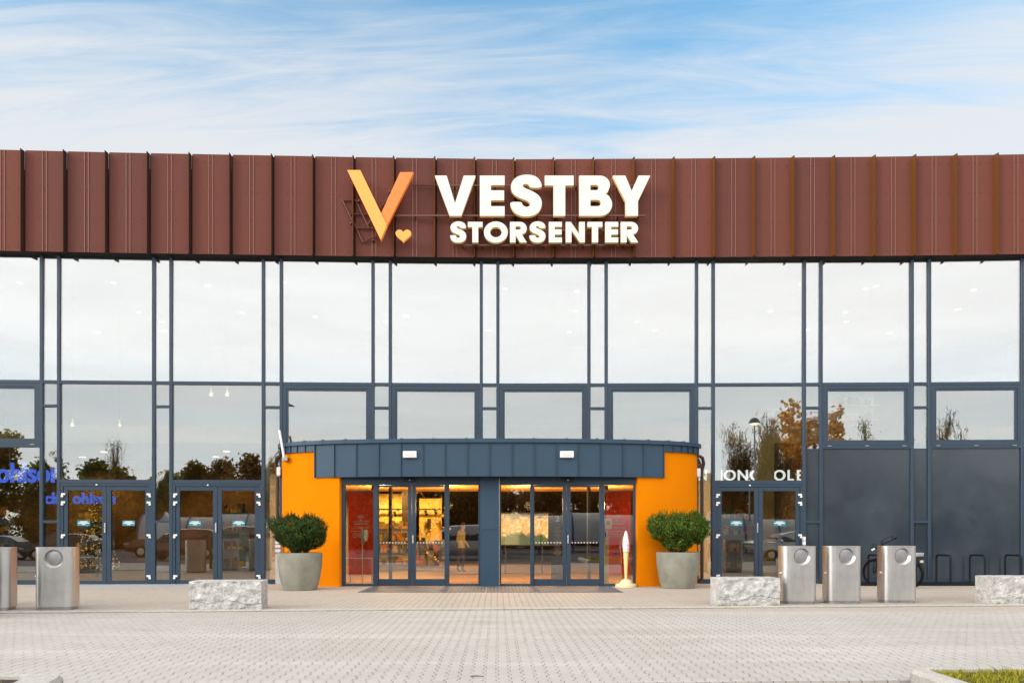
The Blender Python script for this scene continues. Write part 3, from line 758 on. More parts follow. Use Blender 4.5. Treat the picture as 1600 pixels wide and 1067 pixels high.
for a, b, side in ((591, 643.4, 0), (643.8, 695.5, 1), (834, 885.3, 0), (885.7, 937.5, 1)):
    y0, y1 = YD + 0.0, YD + 0.055
    g0, g1 = (a + 1.0, b - 6.0) if side == 0 else (a + 6.0, b - 1.0)
    mb = MB(); zt = ZH0 - 0.004
    mb.box(dx_(a), dx_(g0), y0, y1, 0.012, zt); mb.box(dx_(g1), dx_(b), y0, y1, 0.012, zt)
    mb.box(dx_(g0), dx_(g1), y0 + 0.001, y1, zt - 0.055, zt); mb.box(dx_(g0), dx_(g1), y0 + 0.001, y1, 0.012, 0.19)
    d = bevel(mb.build('sliding_door', M['frame'], ent), 0.004, 1)
    epane(g0, g1, 0.19, zt - 0.055, d, 'pane', YD + 0.028)
    hearts(g0, g1, dz_(847.5), YD + 0.012, d)
    if side == 1:
        hx = a + 0.6
        mb = MB(); mb.box(dx_(hx), dx_(hx + 2.2), y0 - 0.045, y0 - 0.001, dz_(849), dz_(836)); bevel(mb.build('handle', M['steel_light'], d), 0.012, 2)

# red side banners with white pictograms, just behind the outer side panes
M['red'] = vary(principled('red_banner', (0.90, 0.06, 0.004), 0.75), 2.5, 0.14)
M['redring'] = principled('red_print', (0.75, 0.008, 0.012), 0.6)
M['ink'] = principled('black_print', (0.02, 0.02, 0.02), 0.6)
def ring(cx, cz, r0, r1, k=24, a0=0.0, a1=2 * math.pi):
    return [(cx + r1 * math.cos(a0 + (a1 - a0) * i / k), cz + r1 * math.sin(a0 + (a1 - a0) * i / k)) for i in range(k + 1)], [(cx + r0 * math.cos(a0 + (a1 - a0) * i / k), cz + r0 * math.sin(a0 + (a1 - a0) * i / k)) for i in range(k + 1)]
def ring_mb(mb, cx, cz, r0, r1, y, th=0.003, k=24, a0=0.0, a1=2 * math.pi):
    o, i_ = ring(cx, cz, r0, r1, k, a0, a1)
    for j in range(k):
        q = [o[j], o[j + 1], i_[j + 1], i_[j]]
        mb.hexa([(p[0], y, p[1]) for p in q] + [(p[0], y + th, p[1]) for p in q])
def disc_mb(mb, cx, cz, r, y, th=0.003, k=16):
    q = [(cx + r * math.cos(2 * math.pi * j / k), cz + r * math.sin(2 * math.pi * j / k)) for j in range(k)]
    mb.add([(p[0], y, p[1]) for p in q] + [(p[0], y + th, p[1]) for p in q], [tuple(range(k)), tuple(range(2 * k - 1, k - 1, -1))] + [(i, (i + 1) % k, k + (i + 1) % k, k + i) for i in range(k)])
def banner(x0, x1, cx, label):
    yb = YD + 0.30
    t_ = thing('banner', label, 'banner', ((x0 + x1) / 2, yb, 0), group='red banners behind the entrance side panes')
    mb = MB(); mb.box(x0, x1, yb, yb + 0.02, 0.28, 2.50); mb.build('cloth', M['red'], t_)
    mb = MB(); mb.box(x0 - 0.02, x1 + 0.02, yb - 0.004, yb + 0.024, 2.50, 2.53); mb.box(x0 + 0.03, x0 + 0.06, yb, yb + 0.02, 0.02, 0.28); mb.box(x1 - 0.06, x1 - 0.03, yb, yb + 0.02, 0.02, 0.28); mb.build('hanging_rail', M['steel_dull'], t_)
    y = yb - 0.004
    mb = MB(); z = dz_(811)
    disc_mb(mb, cx, z - 0.02, 0.024, y)
    for r in (0.055, 0.088, 0.12): ring_mb(mb, cx, z - 0.02, r, r + 0.016, y, k=10, a0=R(45), a1=R(135))
    mb.build('wifi_symbol', M['sticker_white'], t_)
    text('GRATIS WIFI', 'lettering', M['sticker_white'], (cx - 0.21, y, dz_(815.5)), 0.44, 0.05, t_, depth=0.003)
    text('10-20(18)', 'lettering', M['sticker_white'], (cx - 0.235, y, dz_(827)), 0.47, 0.085, t_, depth=0.003)
    mb = MB(); mb.box(cx - 0.18, cx + 0.18, y, y + 0.003, dz_(818.6), dz_(817.3)); mb.box(cx - 0.25, cx + 0.25, y, y + 0.003, dz_(829.8), dz_(828.9)); mb.build('small_print', M['sticker_white'], t_)
    mb = MB(); z = dz_(836)
    for k in (-1, 0, 1): ring_mb(mb, cx + 0.15 * k, z, 0.052, 0.066, y)
    mb.box(cx - 0.158, cx - 0.144, y, y + 0.003, z - 0.04, z + 0.035); mb.box(cx - 0.168, cx - 0.125, y, y + 0.0032, z, z + 0.012)
    ring_mb(mb, cx, z, 0.014, 0.024, y); ring_mb(mb, cx, z, 0.032, 0.038, y, k=4, a0=R(45), a1=R(405))
    disc_mb(mb, cx + 0.15, z, 0.028, y)
    mb.build('social_symbols', M['sticker_white'], t_)
    mb = MB(); z = dz_(861.5); ring_mb(mb, cx + 0.01, z, 0.14, 0.17, y - 0.003)
    c, s = math.cos(R(-45)), math.sin(R(-45)); w, l = 0.011, 0.145
    q = [(cx + 0.01 + a * c - b * s, z + a * s + b * c) for a, b in ((-l, -w), (l, -w), (l, w), (-l, w))]
    mb.hexa([(p[0], y - 0.003, p[1]) for p in q] + [(p[0], y, p[1]) for p in q]); mb.build('prohibition_ring', M['redring'], t_)
    mb = MB(); mb.box(cx - 0.09, cx + 0.11, y, y + 0.002, z - 0.055, z - 0.035); mb.box(cx - 0.10, cx - 0.085, y, y + 0.002, z - 0.055, z); disc_mb(mb, cx - 0.05, z - 0.07, 0.018, y); disc_mb(mb, cx + 0.07, z - 0.07, 0.018, y); mb.build('skateboard_symbol', M['ink'], t_)
banner(dx_(541), dx_(581), dx_(560.5), 'red banner with white pictograms behind the left outer side pane')
banner(dx_(950), dx_(988.5), dx_(966.5), 'red banner with white pictograms behind the side pane nearest the ice cream figure')

# downpipes at the outer ends of the pavilion
for s, x in ((-1, EC - 5.83), (1, EC + 5.83)):
    mb = MB(); y = 21.02
    mb.tube([(x - s * 0.12, y - 0.05, 3.50), (x - s * 0.02, y - 0.05, 3.44), (x + s * 0.03, y, 3.30), (x - s * 0.02, y, 3.08), (x - s * 0.02, y, 0.1)], 0.045, 10)
    mb.build('downpipe', principled('pipe_brown', (0.03, 0.016, 0.016), 0.4), ent, smooth=True)

# ------------------------------------------------------------------ things fixed to the pavilion
def emergency(px, label):
    x = (px - VX) * 19.55 / F; y = SE(x) - 0.008; z = CH + (HZ - 709.5) * 19.55 / F
    t_ = thing('emergency_light', label, 'wall light', (x, y, z), group='white box lights on the canopy')
    mb = MB(); mb.box(x - 0.175, x + 0.175, y - 0.085, y - 0.004, z - 0.085, z + 0.085); bevel(mb.build('housing', M['white'], t_), 0.015, 2)
    mb = MB()
    mb.box(x - 0.11, x + 0.11, y - 0.088, y - 0.0855, z + 0.02, z + 0.034); mb.box(x - 0.12, x + 0.12, y - 0.088, y - 0.0855, z - 0.045, z + 0.0)
    mb.build('print', principled('pale_grey_print', (0.62, 0.62, 0.62), 0.5), t_)
emergency(640, 'white box light on the canopy above the left sliding doors')
emergency(886, 'white box light on the canopy above the right sliding doors')
def wall_lamp(px, py, label):
    p = at(px, py, 20.95)
    t_ = thing('wall_lamp', label, 'wall lamp', p, group='small white lamps at the pavilion ends')
    mb = MB(); mb.box(p.x - 0.05, p.x + 0.05, p.y - 0.07, p.y + 0.05, p.z - 0.12, p.z + 0.11); bevel(mb.build('housing', M['white'], t_), 0.02, 2)
    mb = MB(); mb.box(p.x - 0.03, p.x + 0.03, p.y - 0.06, p.y + 0.03, p.z - 0.15, p.z - 0.12); mb.build('lens', M['steel_dull'], t_)
wall_lamp(436, 736, 'small white lamp on the left end of the orange entrance')
wall_lamp(1091, 738, 'small white lamp on the right end of the orange entrance')
p = at(436.5, 672, 20.45); q = at(444, 716, 20.45)
t_ = thing('white_tube', 'slim white tube leaning at the left corner of the canopy', 'tube', q)
mb = MB(); mb.tube([p, q], 0.033, 12); mb.build('tube', M['white'], t_, smooth=True)
mb = MB(); mb.box(q.x - 0.05, q.x + 0.10, q.y - 0.05, q.y + 0.22, q.z - 0.06, q.z + 0.03); mb.build('bracket', M['steel_dull'], t_)

# entrance grating mat
M['grate_rib'] = principled('grate_rib', (0.16, 0.17, 0.19), 0.6, 0.3)
M['grate'] = vary(principled('grate', (0.115, 0.125, 0.145), 0.6, 0.4), 2.0, 0.15)
for a, b, lab in ((-3.28, -0.28, 'dark ribbed entrance mat before the left sliding doors'), (-0.26, 2.95, 'dark ribbed entrance mat before the right sliding doors')):
    t_ = thing('doormat', lab, 'doormat', ((a + b) / 2, 18.9, 0), group='entrance mats')
    mb = MB(); mb.box(a, b, 18.0, 20.03, -0.02, 0.005); mb.build('tray', M['grate'], t_)
    mb = MB(); x = a + 0.03
    while x < b - 0.03:
        mb.box(x, x + 0.035, 18.02, 20.0, 0.005, 0.014); x += 0.09
    o = mb.build('ribs', M['grate_rib'], t_)

# ------------------------------------------------------------------ illuminated lettering on the fascia
DS = 20.60                                     # depth of the letter faces
sx_ = lambda px: (px - VX) * DS / F
sz_ = lambda py: CH + (HZ - py) * DS / F
def arcp(cx, cy, rx, ry, a0, a1, k=10): return [(cx + rx * math.cos(R(a0 + (a1 - a0) * i / k)), cy + ry * math.sin(R(a0 + (a1 - a0) * i / k))) for i in range(k + 1)]
S_RAW = [(1390,265),(1385,215),(1360,165),(1320,130),(1265,110),(1200,105),(1130,115),(1070,145),(1030,190),(1012,245),(1020,300),(1050,345),(1100,380),(1150,402),(1200,420),(1235,440),(1250,468),(1240,495),(1205,508),(1170,495),(1148,465),(1145,443),(1005,443),(1010,490),(1035,545),(1080,590),(1140,615),(1205,620),(1275,612),(1335,582),(1375,535),(1392,480),(1388,420),(1360,370),(1310,330),(1255,302),(1205,282),(1168,262),(1155,240),(1165,222),(1200,215),(1232,228),(1250,265)]
def smooth_poly(p, it=1):
    for _ in range(it):
        o = []
        for i in range(len(p)):
            a, b = p[i], p[(i + 1) % len(p)]
            o += [(a[0] * .75 + b[0] * .25, a[1] * .75 + b[1] * .25), (a[0] * .25 + b[0] * .75, a[1] * .25 + b[1] * .75)]
        p = o
    return p
S_ = [((x - 1005) / 387, (612 - y) / 494) for x, y in S_RAW]
GL = {
 'V': [[(0, 1), (.29, 1), (.496, .31), (.71, 1), (1, 1), (.65, 0), (.36, 0)]],
 'E': [[(0, 0), (0, 1), (1, 1), (1, .77), (.45, .77), (.45, .63), (.98, .63), (.98, .39), (.45, .39), (.45, .235), (1, .235), (1, 0)]],
 'T': [[(0, 1), (1, 1), (1, .76), (.71, .76), (.71, 0), (.30, 0), (.30, .76), (0, .76)]],
 'Y': [[(0, 1), (.334, 1), (.502, .62), (.683, 1), (1, 1), (.672, .36), (.672, 0), (.34, 0), (.34, .36)]],
 'N': [[(0, 0), (0, 1), (.26, 1), (.70, .40), (.70, 1), (1, 1), (1, 0), (.74, 0), (.30, .60), (.30, 0)]],
 'B': [[(0, 0), (0, 1), (.55, 1)] + arcp(.62, .77, .31, .23, 80, -15, 9) + [(.87, .60), (.80, .545)] + [(.90, .49)] + arcp(.62, .28, .38, .28, 30, -85, 10) + [(.55, 0)],
       [(.34, .775), (.50, .775)] + arcp(.52, .705, .07, .07, 80, -80, 6) + [(.50, .635), (.34, .635)],
       [(.34, .40), (.54, .40)] + arcp(.57, .318, .085, .083, 80, -80, 6) + [(.54, .235), (.34, .235)]],
 'O': [arcp(.5, .5, .5, .52, 0, 354, 44), arcp(.5, .5, .245, .26, 0, 354, 30)],
 'R': [[(0, 0), (0, 1), (.55, 1)] + arcp(.60, .68, .40, .32, 85, -40, 10) + [(.70, .385), (1.0, 0), (.60, 0), (.34, .36), (.34, 0)],
       [(.34, .80), (.50, .80)] + arcp(.52, .71, .14, .09, 75, -75, 6) + [(.50, .62), (.34, .62)]],
 'S': [smooth_poly(S_, 1)],
}
sgn = thing('letter_sign', 'large glowing white letters in two rows on the brown fascia', 'sign', (sx_(848), DS, sz_(330)))
def letter(ch, x0, x1, y0, y1):
    w, h = sx_(x1) - sx_(x0), sz_(y0) - sz_(y1)
    polys = [[(p[0] * w, p[1] * h) for p in pl] for pl in GL[ch]]
    o = plate(polys, 0.02, 'letter', M['letter'], WALLM(sx_(x0), DS, sz_(y1)), sgn)
    plate(polys, 0.12, 'letter_case', M['letter_side'], WALLM(sx_(x0), DS + 0.075, sz_(y1)), o)
for ch, a, b in (('V', 679.5, 743), ('E', 749.7, 788.5), ('S', 797.1, 846.8), ('T', 851.2, 896.3), ('B', 905, 956.5), ('Y', 957.5, 1016)): letter(ch, a, b, 274.8, 337.2)
for ch, a, b in (('S', 703.2, 728.5), ('T', 731, 754), ('O', 756.2, 793.4), ('R', 796.8, 823), ('S', 827, 852.5), ('E', 857.6, 878), ('N', 884, 913.8), ('T', 918, 941.3), ('E', 945.8, 966), ('R', 970, 997)): letter(ch, a, b, 347, 378.6)
M['rail'] = principled('brown_rail', (0.13, 0.045, 0.025), 0.4, 0.3)
for py, a, b in ((285.5, 700, 1012), (333, 606, 1010), (356, 712, 996), (379.5, 712, 996)):
    mb = MB(); mb.box(sx_(a), sx_(b), DS + 0.16, DS + 0.20, sz_(py) - 0.022, sz_(py) + 0.022)
    x = sx_(a) + 0.15
    while x < sx_(b): mb.box(x, x + 0.03, DS + 0.20, DS + 0.42, sz_(py) - 0.015, sz_(py) + 0.015); x += 0.55
    mb.build('mounting_rail', M['rail'], sgn)
# the logo: a two-tone letter with a heart beside it, in front of an empty older bracket frame
M['logo_a'] = principled('logo_light_orange', (0.85, 0.30, 0.055), 0.45, emit=(1.0, 0.38, 0.07), es=0.42)
M['logo_b'] = principled('logo_orange', (0.72, 0.17, 0.028), 0.45, emit=(1.0, 0.24, 0.04), es=0.36)
lgo = thing('logo_sign', 'glowing orange angular letter with a small heart left of the white lettering', 'sign', (sx_(596), DS, sz_(320)))
cz = lambda x, y: (sx_(520 + x / 7.11), sz_(250 + y / 7.11))
PLN = Matrix(((1, 0, 0, 0), (0, 0, -1, 0), (0, 1, 0, 0), (0, 0, 0, 1)))
def flat(pts, name, mat, y, depth, parent): return plate([pts], depth, name, mat, Matrix.Translation((0, y, 0)) @ PLN, parent)
la = flat([cz(170, 135), cz(313, 135), cz(605, 740), cz(540, 905)], 'long_stroke', M['logo_a'], DS - 0.03, 0.16, lgo)
lb = flat([cz(750, 146), cz(897, 146), cz(606, 738), cz(541, 602)], 'short_stroke', M['logo_b'], DS + 0.02, 0.14, lgo)
hp = []
for i in range(40):
    a = 2 * math.pi * i / 40
    hx, hy = 16 * math.sin(a) ** 3, 13 * math.cos(a) - 5 * math.cos(2 * a) - 2 * math.cos(3 * a) - math.cos(4 * a)
    hp.append(cz(786 + hx * 5.4, 842 - hy * 4.9))
flat(hp, 'heart', M['logo_a'], DS, 0.10, lgo)
mb = MB()
def bar(a, b, r=0.022, y=DS + 0.22):
    p, q = cz(*a), cz(*b); mb.tube([(p[0], y, p[1]), (q[0], y, q[1])], r, 6)
for a, b in (((90, 410), (320, 880)), ((235, 408), (385, 715)), ((90, 410), (235, 408)), ((165, 562), (560, 572)), ((250, 717), (440, 725)), ((320, 880), (480, 810)), ((375, 680), (690, 270)), ((600, 400), (660, 400)), ((870, 238), (1150, 238))): bar(a, b)
for a in ((185, 670), (430, 860), (272, 420), (620, 315)):
    p = cz(*a); mb.tube([(p[0], DS + 0.17, p[1]), (p[0], DS + 0.42, p[1])], 0.03, 6)
mb.build('bracket_frame', M['rail'], lgo)

# ------------------------------------------------------------------ litter bins
def make_bin(label, x, y, rz, group):
    t_ = thing('litter_bin', label, 'litter bin', (x, y, 0), rz, group)
    w, dp, h, r = 0.338, 0.21, 1.125, 0.14
    mb = MB()
    # outline: flat front from -(w-r) to w-r at y=-dp; rounded flanks; flat back
    k = 8
    side = [( -(w - r) - r * math.sin(R(90 * i / k)), -dp + r * (1 - math.cos(R(90 * i / k)))) for i in range(k + 1)]       # front-left to left
    back = [(-(w - r) - r * math.cos(R(90 * i / k)), dp - r + r * math.sin(R(90 * i / k))) for i in range(k + 1)]
    left = side + back
    right = [(-a, b) for a, b in reversed(left)]
    loop = left + right                                  # from front-left round the back to front-right
    n = len(loop); z0, z1 = 0.055, h
    vs = [(a, b, z0) for a, b in loop] + [(a, b, z1) for a, b in loop]
    fs = [(i, i + 1, n + i + 1, n + i) for i in range(n - 1)] + [tuple(range(n)), tuple(range(n, 2 * n))]
    mb.add(vs, fs)
    # front: flat plate with a round hole running into a conical recess
    cx, cz_, ro, ri, rec = 0.02, h - 0.195, 0.165, 0.135, 0.05
    hw = w - r; K = 48
    rect = []
    for i in range(K):
        a = 2 * math.pi * i / K; c, s = math.cos(a), math.sin(a)
        tt = min(((hw - cx) / c if c > 1e-9 else 1e9), ((-hw - cx) / c if c < -1e-9 else 1e9), ((z1 - cz_) / s if s > 1e-9 else 1e9), ((z0 - cz_) / s if s < -1e-9 else 1e9))
        rect.append((cx + c * tt, cz_ + s * tt))
    for cxn, czn in ((hw, z1), (-hw, z1), (-hw, z0), (hw, z0)):
        j = min(range(K), key=lambda i: (rect[i][0] - cxn) ** 2 + (rect[i][1] - czn) ** 2); rect[j] = (cxn, czn)
    vs = [(a, -dp, b) for a, b in rect]
    vs += [(cx + ro * math.cos(2 * math.pi * i / K), -dp, cz_ + ro * math.sin(2 * math.pi * i / K)) for i in range(K)]
    vs += [(cx - 0.010 + ri * math.cos(2 * math.pi * i / K), -dp + rec, cz_ + 0.014 + ri * math.sin(2 * math.pi * i / K)) for i in range(K)]
    fs = []
    for L_ in (0, K):
        fs += [(L_ + i, L_ + (i + 1) % K, L_ + K + (i + 1) % K, L_ + K + i) for i in range(K)]
    fs.append(tuple(range(2 * K, 3 * K)))
    mb.add(vs, fs)
    b = mb.build('body', M['steel'], t_, smooth=True, local=True, angle=30)
    mb = MB()
    prof = [(0.0, 0.0), (0.10, 0.0), (0.122, 0.006), (0.128, 0.016)]
    vs = []; fs = []
    for r_, d in prof:
        for i in range(32):
            a = 2 * math.pi * i / 32; vs.append((cx - 0.010 + r_ * math.cos(a), -dp + rec - 0.018 + d, cz_ + 0.014 + r_ * math.sin(a)))
    for j in range(len(prof) - 1): fs += [(j * 32 + i, j * 32 + (i + 1) % 32, (j + 1) * 32 + (i + 1) % 32, (j + 1) * 32 + i) for i in range(32)]
    mb.add(vs, fs); mb.build('flap', M['steel_dull'], t_, smooth=True, local=True)
    mb = MB(); mb.prism([(a * 0.93, b_ * 0.90) for a, b_ in loop], 0.0, 0.0545); mb.build('plinth', M['steel_dull'], t_, local=True)
    mb = MB(); mb.prism([(a * 1.006, b_ * 1.006) for a, b_ in loop], h - 0.004, h + 0.012); mb.build('lid', M['steel'], t_, local=True)
    mb = MB(); mb.tube([(-w - 0.03, -0.05, 0.60), (-w + 0.01, -0.05, 0.60)], 0.025, 10); mb.build('lock_knob', M['steel_light'], t_, local=True)
    for i, (a, z) in enumerate(((-0.05, 0.52), (0.09, 0.52))):
        mb = MB(); mb.tube([(a, -dp - 0.004, z), (a, -dp + 0.01, z)], 0.008, 8); mb.build('screw', M['steel_dull'], t_, local=True)
    return t_
GB = 'steel litter bins on the square'
def gx(px, base): d = CH * F / (base - HZ); return (px - VX) * d / F, d
bins = [(1251.5, 943.5, 'steel litter bin right behind the granite block, leftmost of the three on the right', 0.0), (1322, 943.0, 'steel litter bin in the middle of the three right of the entrance', 0.0),
        (1409, 942.0, 'steel litter bin in front of the black bicycle', 0.0), (80, 953.0, 'whole steel litter bin in front of the left glass doors', 0.10), (-20, 954, 'steel litter bin cut off by the left edge of the photo', 0.08)]
b0 = None
for px, base, lab, rz in bins:
    x, d = gx(px, base)
    if b0 is None: b0 = make_bin(lab, x, d + 0.21, rz, GB)
    else:
        o = copy_tree(b0); o.location = (x, d + 0.21, 0); o.rotation_euler = (0, 0, rz); o['label'] = lab
# two more bins stand left of the picture and show in the door glass
o = copy_tree(b0); o.location = (-10.2, 14.6, 0); o['label'] = 'dark litter bin outside the picture, mirrored in the second pair of glass doors'

# ------------------------------------------------------------------ granite blocks
def block(label, x, y, L, D, H, rz, seed):
    t_ = thing('granite_block', label, 'stone block', (x, y, 0), rz, 'granite blocks along the kerb')
    nx, ny, nz = 56, 18, 24
    def pt(i, j, k):
        a, b, c = -L / 2 + L * i / nx, -D / 2 + D * j / ny, H * k / nz
        return Vector((a, b, c))
    idx = {}; vs = []; fs = []
    def vid(i, j, k):
        if (i, j, k) not in idx:
            p = pt(i, j, k); q = p * 1.0
            s3 = Vector((seed * 7.1, seed * 3.3, seed * 1.7))
            inner = min(1, min(i, nx - i) / 2.0) * min(1, (nz - k) / 2.0)
            rough = noise.fractal(p * 6.0 + s3, 1.0, 2.0, 6) * 0.034 + abs(noise.noise(p * 3.0 + s3)) * 0.045
            if j == 0: q.y += (rough - 0.004) * inner
            if j == ny: q.y -= rough * inner
            if j == 0 and c_low(p, s3): q.y += 0.020
            if k == nz: q.z += noise.fractal(p * 5 + s3, 1, 2, 4) * 0.004
            if i in (0, nx): q.x += noise.fractal(p * 6 + s3, 1, 2, 4) * 0.005
            e = 0.012
            if (i in (0, nx)) + (j in (0, ny)) + (k in (nz,)) >= 2:
                q.x -= e * (1 if i == nx else -1 if i == 0 else 0) * abs(noise.noise(p * 9 + s3)); q.z -= e * (k == nz) * abs(noise.noise(p * 8))
                q.y -= e * (1 if j == ny else -1 if j == 0 else 0) * abs(noise.noise(p * 9 - s3))
            idx[(i, j, k)] = len(vs); vs.append(q)
        return idx[(i, j, k)]
    def c_low(p, s3): return p.z < 0.13 + 0.09 * noise.noise(Vector((p.x * 2.5, 0, 0)) + s3) + 0.03 * noise.noise(Vector((p.x * 9, 0, 0)) + s3)
    for i in range(nx):
        for k in range(nz):
            fs.append((vid(i, 0, k), vid(i + 1, 0, k), vid(i + 1, 0, k + 1), vid(i, 0, k + 1)))
            fs.append((vid(i + 1, ny, k), vid(i, ny, k), vid(i, ny, k + 1), vid(i + 1, ny, k + 1)))
        for j in range(ny):
            fs.append((vid(i, j, nz), vid(i + 1, j, nz), vid(i + 1, j + 1, nz), vid(i, j + 1, nz)))
    for j in range(ny):
        for k in range(nz):
            fs.append((vid(0, j + 1, k), vid(0, j, k), vid(0, j, k + 1), vid(0, j + 1, k + 1)))
            fs.append((vid(nx, j, k), vid(nx, j + 1, k), vid(nx, j + 1, k + 1), vid(nx, j, k + 1)))
    mb = MB(); mb.add(vs, fs); mb.build('stone', M['granite'], t_, local=True)
    mb = MB()
    for k in range(260):
        a = rnd.uniform(-L / 2 - 0.03, L / 2 + 0.03); b = -D / 2 + 0.02 + rnd.uniform(-0.05, 0.02); h = rnd.uniform(0.015, 0.05); th = rnd.uniform(0, 3.14)
        if noise.noise(Vector((a * 3, seed, 0))) < 0: continue
        dx2, dy2 = 0.006 * math.cos(th), 0.006 * math.sin(th)
        mb.add([(a - dx2, b - dy2, 0), (a + dx2, b + dy2, 0), (a + rnd.uniform(-.02, .02), b + rnd.uniform(-.02, .02), h)], [(0, 1, 2)])
    tag(mb.build('moss', M['grass'], t_, local=True), kind='stuff')
    return t_
block('grey granite block standing before the second pair of glass doors', (355.0 - VX) * 14.05 / F, 14.15, 1.29, 0.50, 0.525, R(3.5), 1)
block('grey granite block touching the leftmost of the three right litter bins', (1169.5 - VX) * 14.7 / F, 14.92, 1.20, 0.50, 0.535, R(3.5), 2)
block('grey granite block cut off by the right edge of the photo', 10.35, 15.35, 1.30, 0.52, 0.54, R(3), 3)
block('granite block left of the picture, mirrored in the glass of the first doors', -14.6, 14.1, 1.9, 0.5, 0.55, R(2), 4)

# ------------------------------------------------------------------ planters with clipped yews
def planter(x, y, label, seed):
    t_ = thing('planter', label, 'planter', (x, y, 0), rnd.random(), 'concrete planters beside the entrance')
    prof = [(0.0, 0.0), (0.395, 0.0), (0.41, 0.01), (0.455, 0.16), (0.495, 0.34), (0.52, 0.52), (0.535, 0.70), (0.54, 0.90), (0.53, 0.912), (0.515, 0.905), (0.505, 0.82)]
    mb = MB(); mb.lathe(prof[1:], 56); mb.build('pot', M['pot'], t_, smooth=True, local=True)
    mb = MB(); mb.lathe([(0.50, 0.80), (0.505, 0.835), (0.3, 0.86), (0.02, 0.87)], 32); mb.build('soil', M['soil'], t_, smooth=True, local=True)
    mb = MB(); a = 0.75
    pts = [((r + 0.002) * math.cos(a), (r + 0.002) * math.sin(a), z) for r, z in prof[2:9]]
    mb.tube(pts, 0.009, 6); o = mb.build('seam', M['pot'], t_, smooth=True, local=True)
    return t_
def shrub(x, y, label, seed, lumps, matname, zb=0.80):
    t_ = thing('yew_shrub', label, 'shrub', (x, y, zb), 0, 'clipped shrubs in the planters')
    r = random.Random(seed)
    mb = MB(); tips = []
    for i in range(26):
        a = 2 * math.pi * i / 26 + r.uniform(-.2, .2); R1 = r.uniform(0.12, 0.50); z1 = r.uniform(0.32, 0.70)
        b = Vector((0.10 * math.cos(a), 0.08 * math.sin(a), 0.0)); e = Vector((R1 * 1.08 * math.cos(a), R1 * 0.9 * math.sin(a), z1)); m_ = b.lerp(e, 0.45) + Vector((r.uniform(-.03, .03), r.uniform(-.03, .03), 0.07 - 0.05))
        mb.tube([b, m_, e], [0.018, 0.013, 0.005], 5)
    mb.build('stems', M['stem'], t_, smooth=True, local=True)
    mb = MB()
    def inside(p):
        best = 0
        for (cx, cy, cz2, rx, ry, rz_) in lumps:
            d = ((p.x - cx) / rx) ** 2 + ((p.y - cy) / ry) ** 2 + ((p.z - cz2) / rz_) ** 2
            best = max(best, 1 - d)
        return best
    core = list(lumps)
    for k in range(30):
        (cx, cy, cz2, rx, ry, rz_) = core[k % len(core)]; th, ph = r.uniform(0, 6.28), r.uniform(-.35, 1.3)
        s_ = r.uniform(.07, .13); lumps = lumps + [(cx + rx * .93 * math.cos(th) * math.cos(ph), cy + ry * .93 * math.sin(th) * math.cos(ph), cz2 + rz_ * .93 * math.sin(ph), s_, s_, s_ * 1.15)]
    n = 0; guard = 0
    while n < 5600 and guard < 300000:
        guard += 1
        p = Vector((r.uniform(-.85, .85), r.uniform(-.75, .75), r.uniform(0.08, 1.1)))
        s = inside(p)
        if s <= 0: continue
        s += 0.45 * noise.noise(p * 5.0 + Vector((seed, 3, 1))) - 0.02
        if s <= 0: continue
        edge = s < 0.30
        if not edge and r.random() > 0.42: continue
        if noise.noise(p * 5.5 + Vector((seed, 0, 0))) < -0.30 and r.random() < 0.6: continue
        out_ = Vector((p.x * 1.0, p.y * 1.0, (p.z - 0.30) * 0.9)).normalized()
        up = (out_ * 0.7 + Vector((r.gauss(0, .35), r.gauss(0, .35), 0.55 + r.gauss(0, .25)))).normalized()
        L = r.uniform(0.055, 0.105)
        # a shoot: narrow needles both sides of a short axis
        a1 = up.orthogonal().normalized(); a1 = Matrix.Rotation(r.uniform(0, 6.28), 3, up) @ a1; b1 = up.cross(a1)
        for k in range(6):
            f = k / 5; c = p + up * (L * f)
            dirv = (a1 * math.cos(k * 2.4) + b1 * math.sin(k * 2.4)) * 0.75 + up * 0.65
            nl = 0.042 * (1 - 0.35 * f); wv = dirv.cross(up).normalized() * 0.0080
            mb.add([c - wv, c + wv, c + dirv * nl + wv * 0.4, c + dirv * nl - wv * 0.4], [(0, 1, 2, 3)])
        n += 1
    # odd long leaders standing above the clipped top
    for k in range(34):
        a = r.uniform(-0.55, 0.6); top = max((cz2 + rz_ * math.sqrt(max(0, 1 - ((a - cx) / rx) ** 2)) for (cx, cy, cz2, rx, ry, rz_) in lumps if abs(a - cx) < rx), default=0.8)
        b = Vector((a, r.uniform(-.3, .3), top - 0.05)); L = r.uniform(0.07, 0.20)
        for q in range(int(L / 0.008)):
            c = b + Vector((0, 0, q * 0.008)); th = q * 2.4; dv = Vector((math.cos(th), math.sin(th), 1.1)).normalized() * 0.028; wv = Vector((-math.sin(th), math.cos(th), 0)) * 0.005
            mb.add([c - wv, c + wv, c + dv + wv * .4, c + dv - wv * .4], [(0, 1, 2, 3)])
    tag(mb.build('foliage', M[matname], t_, local=True))
    return t_
PX1, PY1 = (468.0 - VX) * 18.85 / F, 18.90
PX2, PY2 = (1059.3 - VX) * 19.5 / F, 19.52
planter(PX1, PY1, 'round concrete planter left of the sliding doors', 1)
planter(PX2, PY2, 'round concrete planter right of the sliding doors', 2)
